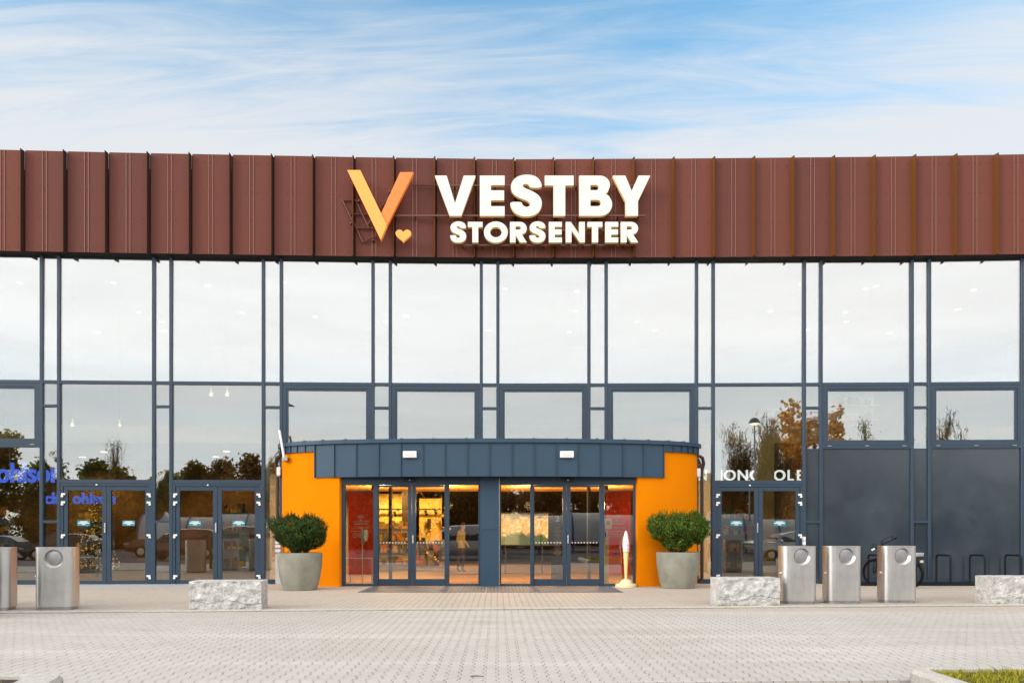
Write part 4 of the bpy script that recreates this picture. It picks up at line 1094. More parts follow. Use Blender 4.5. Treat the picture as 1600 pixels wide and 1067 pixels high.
# lumps: cx, cy, cz, rx, ry, rz in metres above the soil
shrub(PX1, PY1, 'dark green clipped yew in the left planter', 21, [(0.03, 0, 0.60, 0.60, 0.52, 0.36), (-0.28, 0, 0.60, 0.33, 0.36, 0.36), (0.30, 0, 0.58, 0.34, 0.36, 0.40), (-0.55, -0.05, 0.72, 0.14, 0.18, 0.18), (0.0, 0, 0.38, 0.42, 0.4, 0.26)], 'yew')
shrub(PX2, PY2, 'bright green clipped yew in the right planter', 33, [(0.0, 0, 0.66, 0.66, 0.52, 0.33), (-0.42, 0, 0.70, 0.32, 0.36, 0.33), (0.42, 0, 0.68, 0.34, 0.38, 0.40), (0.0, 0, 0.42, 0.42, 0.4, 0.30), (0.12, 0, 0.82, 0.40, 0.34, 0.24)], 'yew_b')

# ------------------------------------------------------------------ ice cream cone figure
p = gx(979.5, 917.0); ix, iy = p[0], p[1] + 0.15
t_ = thing('ice_cream_figure', 'tall soft ice cream cone figure on a cream round base by the right orange wall', 'ice cream figure', (ix, iy, 0))
M['cream'] = principled('cream_plastic', (0.80, 0.70, 0.42), 0.45)
M['wafer'] = principled('wafer', (0.88, 0.68, 0.30), 0.55)
M['whip'] = vary(principled('soft_ice', (0.82, 0.82, 0.80), 0.5), 14, 0.08, bump=0.4, bscale=30, stretch=(1, 1, 0.3))
mb = MB(); mb.lathe([(0.27, 0.0), (0.275, 0.03), (0.27, 0.075), (0.24, 0.085), (0.17, 0.09), (0.155, 0.13), (0.12, 0.175), (0.06, 0.195), (0.035, 0.20)], 36); mb.build('base', M['cream'], t_, smooth=True, local=True)
mb = MB(); prof = []
for k in range(26):
    f = k / 25; prof.append((0.026 + 0.042 * f + (0.004 if k % 2 else 0), 0.18 + 0.72 * f))
prof += [(0.078, 0.905), (0.080, 0.93), (0.068, 0.94)]
mb.lathe(prof, 24); mb.build('cone', M['wafer'], t_, smooth=True, local=True, angle=60)
mb = MB(); vs = []; fs = []; SG, NR = 30, 34
for k in range(NR):
    f = k / (NR - 1); z = 0.90 + 0.56 * f
    rb_ = 0.082 * (math.sin(math.pi * min(1, 0.30 + f * 0.70)) ** 0.6) if f < 0.999 else 0.006
    for j in range(SG):
        a = 2 * math.pi * j / SG; rr = rb_ * (1 + 0.09 * math.cos(5 * a + f * 7)) + 0.004 * math.sin(f * 38)
        vs.append((rr * math.cos(a), rr * math.sin(a), z))
for k in range(NR - 1): fs += [(k * SG + j, k * SG + (j + 1) % SG, (k + 1) * SG + (j + 1) % SG, (k + 1) * SG + j) for j in range(SG)]
fs += [tuple(range(SG - 1, -1, -1)), tuple(range((NR - 1) * SG, NR * SG))]
mb.add(vs, fs); mb.build('soft_ice', M['whip'], t_, smooth=True, local=True, angle=80)

# ------------------------------------------------------------------ bicycle rack and bicycle
rk = thing('bicycle_rack', 'dark steel bicycle rack with bent hoops along the dark wall panels', 'bicycle rack', (12.0, 20.6, 0))
M['rack'] = principled('rack_paint', (0.008, 0.011, 0.016), 0.5, spec=0.2)
def hoop(x):
    pts = []; y0, y1, h, r = 20.88, 20.28, 0.80, 0.09
    pts.append((x - 0.03, y0, 0.06)); pts.append((x - 0.03, y0, h - r))
    for i in range(1, 7): a = R(90 * i / 6); pts.append((x - 0.03, y0 - r + r * math.cos(a), h - r + r * math.sin(a)))
    for i in range(0, 7): a = R(90 * i / 6); pts.append((x + 0.0, y1 + r - r * math.sin(a), h - r + r * math.cos(a)))
    pts.append((x, y1, 0.06))
    mb = MB(); mb.tube(pts, 0.026, 8); return mb.build('hoop', M['rack'], rk, smooth=True)
for x in (10.12, 11.05, 11.97, 12.88, 13.84): hoop(x)
for y in (20.88, 20.28):
    mb = MB(); mb.box(9.5, 14.9, y - 0.035, y + 0.035, 0.005, 0.065); mb.build('ground_rail', M['rack'], rk)
bk = thing('bicycle', 'black bicycle with a grey carrier box leaning in the rack behind a litter bin', 'bicycle', (10.50, 19.45, 0))
r0 = Vector((10.50, 19.52, 0.35)); f0 = Vector((10.03, 20.42, 0.35)); ax = (f0 - r0).normalized(); sd_ = Vector((-ax.y, ax.x, 0)); Z = Vector((0, 0, 1))
M['paint_k'] = principled('black_paint', (0.006, 0.006, 0.007), 0.5, spec=0.2)
def wheel(c, name='wheel'):
    mb = MB(); pts = [c + (ax * math.cos(a) + Z * math.sin(a)) * 0.325 for a in [2 * math.pi * i / 40 for i in range(41)]]
    mb.tube(pts, 0.036, 8, False); w = mb.build('wheel', M['rubber'], bk, smooth=True)
    mb = MB(); pts = [c + (ax * math.cos(a) + Z * math.sin(a)) * 0.298 for a in [2 * math.pi * i / 40 for i in range(41)]]; mb.tube(pts, 0.009, 6, False)
    for i in range(18):
        a = 2 * math.pi * i / 18; mb.tube([c + sd_ * (0.02 if i % 2 else -0.02), c + (ax * math.cos(a) + Z * math.sin(a)) * 0.298], 0.0018, 4)
    mb.tube([c - sd_ * 0.05, c + sd_ * 0.05], 0.022, 10); mb.build('rim', M['rack'], w, smooth=True)
wheel(r0); wheel(f0)
bb = r0 + ax * 0.44 - Z * 0.06; st = bb - ax * 0.16 + Z * 0.52; hd = r0 + ax * 0.84 + Z * 0.50; hb = hd + ax * 0.05 - Z * 0.14
mb = MB()
for a, b, r_ in ((bb, st, .017), (st, hd, .018), (bb, hb, .021), (bb, r0, .011), (st, r0, .010), (hb, hd, .02)): mb.tube([a, b], r_, 8)
mb.build('frame', M['paint_k'], bk, smooth=True)
mb = MB(); mb.tube([hb, f0 + Z * 0.36 - ax * 0.02], 0.02, 8)
for s in (-1, 1): mb.tube([f0 + Z * 0.37 - ax * 0.03 + sd_ * 0.05 * s, f0 + sd_ * 0.05 * s], 0.014, 8)
mb.build('fork', M['paint_k'], bk, smooth=True)
mb = MB(); e1, e2 = at(1366.5, 857, 20.08), at(1397, 842, 20.42); hs = (e1 + e2) / 2 + ax * 0.05 - Z * 0.01; bv = (e2 - e1).normalized()
mb.tube([hd, hs], 0.017, 8); mb.tube([e1, e1.lerp(hs, 0.35), hs, e2.lerp(hs, 0.35), e2], 0.014, 8)
hbar = mb.build('handlebar', M['paint_k'], bk, smooth=True)
for e, s, mt_ in ((e1, -1, M['white']), (e2, 1, M['rubber'])):
    mb = MB(); mb.tube([e + bv * 0.01 * s, e + bv * 0.10 * s], 0.024, 8); mb.build('grip', mt_, hbar, smooth=True)
    mb = MB(); c = e - bv * 0.03 * s; mb.tube([c, c + ax * 0.06 + Z * 0.05, c + bv * 0.10 * s + ax * 0.08 + Z * 0.06], 0.010, 6); mb.build('brake_lever', M['paint_k'], hbar)
    mb = MB(); mb.tube([c, c + ax * 0.10 + Z * 0.09, c.lerp(hs, .6) + ax * 0.12 + Z * 0.05, hd + ax * 0.08], 0.006, 5); mb.build('cable', M['rubber'], hbar, smooth=True)
mb = MB(); c = hs + Z * 0.05; mb.box(c.x - .035, c.x + .035, c.y - .03, c.y + .02, c.z - .03, c.z + .03); mb.build('display', M['dark'], hbar)
mb = MB(); ss = st + Z * 0.16 - ax * 0.03; mb.tube([st, ss], 0.013, 8); mb.build('seat_post', M['steel_dull'], bk)
mb = MB(); vs = []
for (t1, w, z) in ((-0.14, .085, .02), (-0.10, .10, .035), (0.0, .06, .03), (0.14, .025, .015)): vs += [ss + ax * t1 - sd_ * w + Z * z, ss + ax * t1 + sd_ * w + Z * z, ss + ax * t1 + sd_ * w * .8 + Z * (z - .05), ss + ax * t1 - sd_ * w * .8 + Z * (z - .05)]
mb.add(vs, [(0, 1, 2, 3), (12, 13, 14, 15)] + [(4 * i + j, 4 * i + (j + 1) % 4, 4 * i + 4 + (j + 1) % 4, 4 * i + 4 + j) for i in range(3) for j in range(4)]); mb.build('saddle', M['dark'], bk, smooth=True, angle=60)
mb = MB(); rc = r0 + Z * 0.40
for s in (-1, 1): mb.tube([rc + ax * 0.16 + sd_ * .06 * s, rc - ax * 0.24 + sd_ * .06 * s], 0.006, 6); mb.tube([rc - ax * 0.12 + sd_ * .06 * s, r0 + sd_ * .06 * s], 0.006, 6)
mb.build('carrier', M['paint_k'], bk)
mb = MB(); b_ = rc - ax * 0.03
q = []
for zz, g_ in ((0.03, 1.0), (0.13, 1.06)):
    q += [b_ + ax * 0.20 * g_ - sd_ * 0.14 * g_ + Z * zz, b_ - ax * 0.24 * g_ - sd_ * 0.14 * g_ + Z * (zz + .02), b_ - ax * 0.24 * g_ + sd_ * 0.14 * g_ + Z * (zz + .02), b_ + ax * 0.20 * g_ + sd_ * 0.14 * g_ + Z * zz]
mb.hexa(q); bevel(mb.build('carrier_box', principled('grey_box', (0.36, 0.40, 0.41), 0.5), bk), 0.03, 3)
mb = MB(); mb.hexa([q_ - Z * 0.16 for q_ in (b_ + ax * 0.16 - sd_ * 0.12, b_ - ax * 0.2 - sd_ * 0.12, b_ - ax * 0.2 + sd_ * 0.12, b_ + ax * 0.16 + sd_ * 0.12)] + [ b_ + ax * 0.18 - sd_ * 0.13 + Z * .025, b_ - ax * 0.22 - sd_ * 0.13 + Z * .045, b_ - ax * 0.22 + sd_ * 0.13 + Z * .045, b_ + ax * 0.18 + sd_ * 0.13 + Z * .025]); mb.build('carrier_bag', M['dark'], bk)
mb = MB(); pts = [r0 + (ax * math.cos(a) + Z * math.sin(a)) * 0.365 for a in [R(20 + 150 * i / 14) for i in range(15)]]; mb.tube(pts, 0.022, 6); mb.build('mudguard', M['paint_k'], bk, smooth=True)
mb = MB(); c = r0 - ax * 0.30 + Z * 0.33; mb.box(c.x - .035, c.x + .035, c.y - .02, c.y + .02, c.z - .03, c.z + .03); mb.build('rear_light', principled('grey_lens', (0.5, 0.5, 0.5), 0.3), bk)

# ------------------------------------------------------------------ notice pillar beside the left planter
nx_, nd = (434 - VX) * 20.7 / F, 20.7
t_ = thing('notice_pillar', 'narrow grey notice pillar with red ring symbols behind the left planter', 'notice', (nx_, nd, 0))
mb = MB(); mb.box(nx_ - 0.06, nx_ + 0.14, nd - 0.02, nd + 0.14, 0, 0.83); bevel(mb.build('cabinet', principled('grey_cabinet', (0.42, 0.43, 0.45), 0.5), t_), 0.01, 1)
mb = MB(); mb.box(nx_ - 0.11, nx_ + 0.10, nd + 0.0, nd + 0.03, 0.83, 1.52); mb.build('panel', principled('notice_brown', (0.22, 0.16, 0.14), 0.4), t_)
mb = MB()
for z in (0.88, 1.00, 1.10): mb.box(nx_ - 0.07, nx_ + 0.07, nd - 0.004, nd, z, z + 0.075)
for z in (1.25, 1.42): disc_mb(mb, nx_, z, 0.05, nd - 0.004)
mb.build('print', M['sticker_white'], t_)
mb = MB()
for z in (1.25, 1.42): ring_mb(mb, nx_, z, 0.045, 0.068, nd - 0.008)
mb.build('prohibition_ring', M['redring'], t_)
t_ = thing('lock_box', 'small white key box on the frame right of the right glass doors', 'key box', at(1256.5, 744.5 + 100, 20.95))
p = Vector(t_.location)
mb = MB(); mb.box(p.x - 0.03, p.x + 0.03, p.y - 0.04, p.y + 0.06, p.z - 0.12, p.z - 0.01); mb.box(p.x - 0.03, p.x + 0.03, p.y - 0.04, p.y + 0.06, p.z + 0.005, p.z + 0.11); bevel(mb.build('housing', M['white'], t_), 0.006, 1)

# ------------------------------------------------------------------ planted islands at the lower corners
def island(edge, inner, name_k, gcount, seed, soil):
    """edge: outer outline (ccw), inner: inner outline; kerb ring between them"""
    k = len(edge); H = 0.12; e = 0.018
    mb = MB(); vs = []; fs = []
    def insetpt(i, d):
        c = Vector(inner[i]) - Vector(edge[i]); c = c.normalized() * d; return Vector(edge[i]) + c
    rows = [[(x, y, -0.05) for x, y in edge], [(x, y, H - 0.035) for x, y in edge], [(*insetpt(i, 0.03), H) for i in range(k)], [(x, y, H - 0.002) for x, y in inner], [(x, y, -0.05) for x, y in inner]]
    r = random.Random(seed)
    for row in rows: vs += [(x + r.uniform(-.004, .004), y + r.uniform(-.004, .004), z + r.uniform(-.003, .003)) for x, y, z in row]
    for a in range(4): fs += [(a * k + i, a * k + (i + 1) % k, (a + 1) * k + (i + 1) % k, (a + 1) * k + i) for i in range(k)]
    mb.add(vs, fs); struct('island_kerb', mb, M['kerb'])
    mb = MB(); mb.prism(inner, -0.05, H - 0.03); struct('island_soil', mb, M['soil'])
    xs = [p[0] for p in inner]; ys = [p[1] for p in inner]
    def inp(x, y):
        c = False
        for i in range(k):
            (x1, y1), (x2, y2) = inner[i], inner[i - 1]
            if (y1 > y) != (y2 > y) and x < (x2 - x1) * (y - y1) / (y2 - y1) + x1: c = not c
        return c
    mb = MB(); n = 0
    while n < gcount:
        x, y = r.uniform(min(xs), max(xs)), r.uniform(min(ys), max(ys))
        if not inp(x, y): continue
        dn = noise.noise(Vector((x * 3, y * 3, seed)))
        if soil and dn < 0.05: n += 1; continue
        h = r.uniform(0.03, 0.085) * (0.8 + 0.5 * dn); th = r.uniform(0, 6.28); w = 0.0028
        lx, ly = r.gauss(0, .025), r.gauss(0, .025); cx, sx2 = math.cos(th) * w, math.sin(th) * w; z0 = H - 0.032
        mb.add([(x - cx, y - sx2, z0), (x + cx, y + sx2, z0), (x + cx * .7 + lx * .4, y + sx2 * .7 + ly * .4, z0 + h * .6), (x + lx, y + ly, z0 + h), (x - cx * .7 + lx * .4, y - sx2 * .7 + ly * .4, z0 + h * .6)], [(0, 1, 2, 3, 4)])
        n += 1
    tag(mb.build('grass', M['grass']), kind='stuff')
ed = [(3.87, 3.6), (9.5, 3.6), (9.5, 7.34), (4.07, 7.34), (3.98, 7.32), (3.91, 7.27), (3.88, 7.19), (3.875, 7.08)]
inn = [(4.02, 3.78), (9.32, 3.78), (9.32, 7.22), (4.12, 7.22), (4.07, 7.21), (4.045, 7.18), (4.035, 7.14), (4.03, 7.07)]
island(ed, inn, 0, 46000, 1, False)
ed = [(-9.5, 3.6), (-3.62, 3.6), (-3.80, 6.5), (-3.86, 6.80), (-3.92, 6.93), (-4.02, 6.99), (-4.16, 7.0), (-9.5, 7.0)]
inn = [(-9.32, 3.78), (-4.0, 3.78), (-4.12, 6.5), (-4.17, 6.72), (-4.2, 6.80), (-4.26, 6.85), (-4.34, 6.86), (-9.32, 6.86)]
island(ed, inn, 1, 22000, 2, True)
# loose litter on the paving
t_ = thing('twig', 'short brown twig lying on the paving in the foreground', 'twig', (-0.19, 7.26, 0))
p = gx(744, 1057.5)
mb = MB(); mb.tube([(p[0] - 0.05, p[1], 0.008), (p[0] + 0.0, p[1] + 0.01, 0.012), (p[0] + 0.07, p[1] + 0.015, 0.008)], [0.005, 0.006, 0.003], 6); t_.location = (p[0], p[1], 0); ORG[t_.name] = Vector(t_.location)
mb.build('stick', M['wood'], t_)
# ------------------------------------------------------------------ inside: lamps, shop fittings, people
lamp_n = [0]
def downlight(x, y, z, label, group, watts=0, r=0.09, warm=True, mat=None):
    t_ = thing('ceiling_light', label, 'ceiling light', (x, y, z), 0, group)
    mb = MB(); mb.lathe([(r, z - 0.012), (r, z - 0.004)], 12, (x, y)); mb.build('lens', mat or (M['lamp'] if warm else M['lamp_cool']), t_)
    mb = MB(); mb.lathe([(r * 1.25, z - 0.0039), (r * 1.25, z + 0.004)], 12, (x, y)); mb.build('rim', M['white'], t_)
    if watts:
        l = bpy.data.lights.new('lamp_light', 'POINT' if group == EG else 'SPOT'); l.energy = watts
        if group != EG: l.spot_size = R(150); l.spot_blend = 0.6
        l.color = (1.0, 0.66, 0.30) if warm else (1.0, 0.84, 0.62); l.shadow_soft_size = 0.12
        o = bpy.data.objects.new('lamp_light', l); COL.objects.link(o); o.parent = t_; o.location = (0, 0, -0.55 if group == EG else -0.12)
    return t_
UG, EG, SG_, VG = 'round ceiling lights on the upper storey', 'warm ceiling lights inside the entrance', 'warm ceiling lights of the ground floor shops', 'ceiling lights of the hall behind the entrance'
UL = 'small round ceiling light behind the upper glass panes'
lr = random.Random(8)
for i, x in enumerate(range(-15, 17, 3)):
    for y in (23.6, 26.4, 29.0):
        if lr.random() < 0.72: downlight(x + lr.uniform(-.6, .6), y + lr.uniform(-.5, .5), 8.95, UL, UG, 0, 0.075, lr.random() < 0.6)
for x, w in ((-12, 120), (-4, 90), (5, 120), (12.5, 160)):
    downlight(x, 27.5, 8.95, UL, UG, w, 0.075, False)
M['ceil_wood'] = vary(principled('wood_ceiling', (0.55, 0.30, 0.09), 0.6), 1.5, 0.2, stretch=(1, 6, 1))
M['floor_wood'] = vary(principled('entrance_floor', (0.46, 0.235, 0.008), 0.30), 1.8, 0.55, stretch=(0.8, 3.5, 1))
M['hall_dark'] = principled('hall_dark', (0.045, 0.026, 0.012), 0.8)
mb = MB(); mb.box(-5.2, 4.7, 20.45, 24.6, 2.72, 2.78); mb.build('inside_ceiling', M['ceil_wood'], ent)
mb = MB(); mb.box(XJL + 0.1, XJR - 0.1, 20.24, 21.48, -0.02, 0.011); mb.box(-6.3, 6.0, 21.52, 40, 0.009, 0.013); mb.build('floor', M['floor_wood'], ent)
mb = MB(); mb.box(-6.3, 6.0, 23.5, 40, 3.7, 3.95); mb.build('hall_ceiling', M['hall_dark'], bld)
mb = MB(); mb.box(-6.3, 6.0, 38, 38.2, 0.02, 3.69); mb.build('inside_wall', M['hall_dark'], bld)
for x in (-3.3, -1.4, 0.9, 3.0):
    downlight(x, 22.0, 2.72, 'warm round light in the wooden ceiling of the entrance', EG, 330, 0.06)
for x, y in ((-3.0, 26.5), (0.5, 27.5), (1.2, 30.5), (3.2, 27.0), (2.6, 33.0)):
    downlight(x, y, 3.7, 'small ceiling light in the dark hall behind the entrance', VG, 120, 0.10)
for x, y, w in ((-17.5, 24.2, 70), (-12.6, 24.6, 60), (-8.6, 24.4, 50), (8.2, 23.8, 80), (11.6, 24.2, 60), (-14.2, 26.3, 160), (-9.6, 26.2, 90)):
    downlight(x, y, 3.99, 'warm round light on the ceiling of a ground floor shop', SG_, w, 0.10)
# bright yellow shop at the back of the hall
M['yellow'] = principled('yellow_wall', (0.85, 0.58, 0.12), 0.8)
sh = thing('shop_partition', 'bright yellow shop back wall beyond the left sliding doors', 'partition', (-3.6, 32.5, 0))
mb = MB(); mb.box(-5.1, -3.95, 32.5, 32.6, 0.02, 3.05); mb.box(-3.3, -2.35, 32.5, 32.6, 0.02, 2.85); mb.build('wall', M['yellow'], sh)
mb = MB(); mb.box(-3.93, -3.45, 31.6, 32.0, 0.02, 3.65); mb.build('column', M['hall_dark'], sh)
mb = MB(); mb.box(-5.1, -2.35, 32.2, 32.26, 2.35, 2.41); mb.build('rail', M['dark'], sh)
for x, z in ((-4.5, 2.2), (-4.3, 2.1), (-3.0, 2.15), (-2.6, 2.2)):
    mb = MB(); mb.tube([(x, 32.1, z + 0.15), (x + 0.06, 31.95, z)], 0.06, 8); mb.build('spotlight', M['dark'], sh)
mb = MB(); mb.box(-2.95, -2.8, 32.44, 32.49, 1.5, 2.0); mb.build('poster', M['hall_dark'], sh)
downlight(-4.4, 30.9, 3.69, 'strong lamp before the yellow shop wall', VG, 1100, 0.10)
downlight(-2.9, 31.0, 3.69, 'lamp before the right half of the yellow shop wall', VG, 800, 0.10)
def goods_shelf(x0, x1, y, z1, label, seed, cols, n):
    t_ = thing('shop_shelf', label, 'shelf', ((x0 + x1) / 2, y, 0))
    mb = MB(); mb.box(x0, x1, y + 0.30, y + 0.33, 0.02, z1)
    for k in range(4): zz = 0.2 + (z1 - 0.3) * k / 3; mb.box(x0, x1, y, y + 0.30, zz - 0.02, zz)
    mb.build('rack', M['steel_dull'], t_)
    r = random.Random(seed)
    for ci, c in enumerate(cols):
        mb = MB()
        for k in range(n):
            zz = 0.2 + (z1 - 0.3) * r.randrange(0, 4) / 3 + 0.001; x = r.uniform(x0, x1 - 0.2); w, h = r.uniform(.06, .2), r.uniform(.08, .32)
            mb.box(x, x + w, y - r.uniform(0, .05), y + r.uniform(0.1, .25), zz, zz + h)
        tag(mb.build('goods', principled('goods', c, 0.5), t_), kind='stuff')
goods_shelf(-4.95, -3.2, 29.2, 1.65, 'shelf of yellow and pale goods inside the left sliding doors', 4, [(0.8, 0.55, 0.1), (0.75, 0.62, 0.35), (0.15, 0.2, 0.1), (0.7, 0.25, 0.03), (0.03, 0.03, 0.03)], 26)
goods_shelf(-3.1, -1.9, 28.4, 1.0, 'low shelf of dark and orange goods inside the left sliding doors', 5, [(0.5, 0.2, 0.03), (0.05, 0.04, 0.03), (0.05, 0.12, 0.08), (0.35, 0.3, 0.22)], 18)
goods_shelf(-14.6, -13.4, 26.6, 1.9, 'shelf of yellow lit goods inside the right leaf of the first glass doors', 6, [(0.8, 0.5, 0.06), (0.7, 0.4, 0.05), (0.4, 0.25, 0.06), (0.05, 0.04, 0.03)], 24)
goods_shelf(-18.5, -16.8, 26.4, 2.1, 'shelf of mixed goods behind the far left glass beside the litter bins', 7, [(0.7, 0.45, 0.06), (0.3, 0.25, 0.1), (0.06, 0.05, 0.04), (0.5, 0.2, 0.05)], 26)
goods_shelf(-9.9, -8.7, 26.6, 2.2, 'tall shelf of amber goods inside the second glass doors', 8, [(0.7, 0.42, 0.06), (0.35, 0.2, 0.04), (0.1, 0.07, 0.04)], 26)
goods_shelf(7.0, 8.6, 26.3, 2.0, 'shelf of bottles inside the right glass doors', 9, [(0.5, 0.35, 0.05), (0.05, 0.15, 0.06), (0.3, 0.05, 0.03), (0.6, 0.5, 0.3)], 30)
# strings of lights hanging across the hall
t_ = thing('light_garland', 'crossing strings of tiny warm lights inside the left sliding doors', 'fairy lights', at(680, 830, 25))
mb = MB(); dots = MB(); r = random.Random(2)
for (a, b) in (((655, 766), (698, 812)), ((652, 838), (700, 792)), ((656, 848), (702, 890)), ((662, 832), (698, 800)), ((668, 800), (704, 830)), ((690, 772), (668, 850))):
    P, Q = at(*a, 25), at(*b, 25.3)
    pts = [P.lerp(Q, k / 8) + Vector((0, 0, -0.10 * math.sin(math.pi * k / 8))) for k in range(9)]
    mb.tube(pts, 0.008, 4)
    for k in range(7):
        c = P.lerp(Q, r.random()) + Vector((r.uniform(-.1, .1), 0, r.uniform(-.12, .05))); e = r.uniform(.012, .03); dots.box(c.x - e, c.x + e, c.y - e, c.y + e, c.z - e, c.z + e)
mb.build('cord', principled('gold_cord', (0.5, 0.33, 0.12), 0.3, 0.6), t_)
tag(dots.build('bulbs', M['fairy'], t_), kind='stuff')
# flower picture
def flower_mat():
    m = bpy.data.materials.new('flower_picture'); m.use_nodes = True; t = NT(m.node_tree)
    tc = t.node('ShaderNodeTexCoord')
    x, y, z = t.sep(tc.outputs['Object'])
    nz = t.noise(tc.outputs['Object'], 2.2, 6, 0.7, 1.2); n2_ = t.noise(tc.outputs['Object'], 7, 6, 0.75, 2.0)
    v = t.node('ShaderNodeTexVoronoi'); v.inputs['Scale'].default_value = 9; v.feature = 'SMOOTH_F1'; t.link(tc.outputs['Object'], v.inputs[0])
    c = t.mix(t.ramp(n2_, 0.38, 0.62), (0.80, 0.20, 0.02), (1.0, 0.62, 0.20))
    c = t.mix(t.ramp(v.outputs['Distance'], 0.40, 0.12, 0, 0.7), c, (1.0, 0.85, 0.50))
    top = t.math('ADD', z, t.math('MULTIPLY', t.math('SUBTRACT', nz, 0.5), 0.9))
    c = t.mix(t.ramp(top, 0.78, 0.95), c, (0.20, 0.16, 0.10))
    c = t.mix(t.ramp(top, 0.36, 0.22), c, (0.08, 0.09, 0.012))
    c = t.mix(t.ramp(x, -0.15, -0.3, 0, 0.25), c, (0.80, 0.62, 0.25))
    e = t.node('ShaderNodeEmission'); t.link(c, e.inputs[0]); e.inputs[1].default_value = 2.4
    o = t.node('ShaderNodeOutputMaterial'); t.link(e.outputs[0], o.inputs[0]); return m
t_ = thing('picture_lightbox', 'backlit flower picture in the hall beyond the right sliding doors', 'lightbox', (0.95, 26.0, 1.05))
mb = MB(); mb.box(0.13, 1.72, 26.0, 26.05, 1.0, 2.05); mb.build('screen', flower_mat(), t_)
mb = MB(); mb.box(0.09, 0.129, 25.98, 26.08, 0.96, 2.09); mb.box(1.721, 1.76, 25.98, 26.08, 0.96, 2.09); mb.box(0.13, 1.72, 25.98, 26.08, 2.051, 2.09); mb.box(0.13, 1.72, 25.98, 26.08, 0.96, 0.999)
for x in (0.25, 1.5): mb.box(x, x + 0.05, 26.0, 26.06, 0.013, 0.96)
mb.build('stand', M['dark'], t_)
t_ = thing('directory_board', 'dark directory board headed by a white number two', 'directory', ((871 - VX) * 21.2 / F, 21.2, 0))
bx = t_.location.x
mb = MB(); mb.box(bx - 0.17, bx + 0.17, 21.2, 21.24, 0.0 + 0.012, 1.95); mb.build('board', M['ink'], t_)
text('2', 'number', M['sticker_white'], (bx - 0.06, 21.196, 1.71), 0.12, 0.16, t_, bold=0.03, depth=0.003)
mb = MB(); r = random.Random(9); z = 1.54
while z > 0.75:
    w = r.uniform(0.05, 0.13)
    if r.random() < 0.9: mb.box(bx - w, bx + w, 21.196, 21.199, z, z + 0.013)
    z -= 0.032
mb.build('print', principled('grey_print', (0.45, 0.45, 0.45), 0.6), t_)
t_ = thing('hand_cleaner_stand', 'pale post with a dispenser behind the right outer side pane', 'dispenser', (dx_(949.5), YD + 0.18, 0))
x = t_.location.x; y = YD + 0.18
M['post'] = principled('pale_post', (0.75, 0.60, 0.30), 0.5)
mb = MB(); mb.box(x - 0.055, x + 0.055, y, y + 0.06, 0.012, 1.30); mb.box(x - 0.12, x + 0.16, y - 0.06, y + 0.12, 0.012, 0.03); mb.build('post', M['post'], t_)
mb = MB(); mb.box(x - 0.11, x + 0.03, y - 0.06, y - 0.001, 1.22, 1.47); bevel(mb.build('dispenser', M['white'], t_), 0.01, 1)
mb = MB(); mb.box(x - 0.06, x - 0.02, y - 0.064, y - 0.061, 1.28, 1.42); mb.build('opening', M['dark'], t_)
mb = MB(); mb.box(x - 0.05, x + 0.14, y + 0.01, y + 0.02, 1.50, 1.78); mb.build('card', M['white'], t_)
mb = MB(); disc_mb(mb, x + 0.045, 1.66, 0.055, y + 0.006); mb.build('print', principled('orange_print', (0.8, 0.25, 0.05), 0.6), t_)
t_ = thing('barrier_post', 'slim pale post with a white reader plate behind the left red banner pane', 'post', (dx_(564.5), YD + 0.16, 0))
x = t_.location.x; y = YD + 0.16
mb = MB(); mb.tube([(x, y, 0.012), (x, y, 1.55)], 0.015, 8); mb.build('post', M['post'], t_)
mb = MB(); mb.box(x + 0.05, x + 0.13, y - 0.03, y + 0.03, 1.18, 1.48); bevel(mb.build('plate', M['white'], t_), 0.01, 1)
mb = MB(); mb.box(x - 0.03, x + 0.05, y - 0.02, y + 0.02, 1.10, 1.46); mb.build('holder', M['steel_dull'], t_)

# shop lettering behind the glass
gA, gB = P2(-20, GO), P2(93, GO); u = (gB - gA).normalized()
def shop_sign(txt, px0, px1, y0, y1, d, mat, label, bold):
    A, B = at(px0, y1, d), at(px1, y1, d)
    t_ = thing('shop_sign', label, 'sign', A)
    text(txt, 'lettering', mat, (A.x, A.y, A.z), (B - A).length, (y1 - y0) * d / F, t_, bold=bold, depth=0.05)
    mb = MB(); mb.box(A.x, B.x, d + 0.06, d + 0.09, A.z + 0.05, A.z + 0.08); mb.build('mounting_rail', M['dark'], t_)
    for k in range(3): 
        x = A.x + (B.x - A.x) * (0.1 + 0.4 * k); mb = MB(); mb.tube([(x, d + 0.075, A.z + 0.08), (x, d + 0.075, 3.99)], 0.006, 5); mb.build('hanger', M['steel_dull'], t_)
shop_sign('clas ohlson', -72, 96, 723, 754, 22.6, M['blue_letter'], 'large glowing blue shop lettering behind the far left glass', 0.02)
shop_sign('clas ohlson', 70, 180, 769, 787, 25.5, M['blue_letter'], 'small glowing blue shop lettering deeper inside behind the first glass doors', 0.02)
LX = [('V', 1064, 1080), ('I', 1084.5, 1087.5), ('N', 1092, 1104.5), ('M', 1109, 1128), ('O', 1131.5, 1149.5), ('N', 1153, 1168.5), ('O', 1172, 1190), ('P', 1194, 1205), ('O', 1209, 1227), ('L', 1231, 1240), ('E', 1245.5, 1255.5), ('T', 1258.5, 1271)]
t_ = thing('shop_sign', 'white shop lettering behind the glass above the right glass doors', 'sign', at(1064, 750.5, 22.4))
for ch, a, b in LX:
    A, B = at(a, 750.5, 22.4), at(b, 750.5, 22.4); text(ch, 'letter', M['white_letter'], (A.x, A.y, A.z), B.x - A.x, 16.5 * 22.4 / F, t_, bold=0.012, depth=0.05)
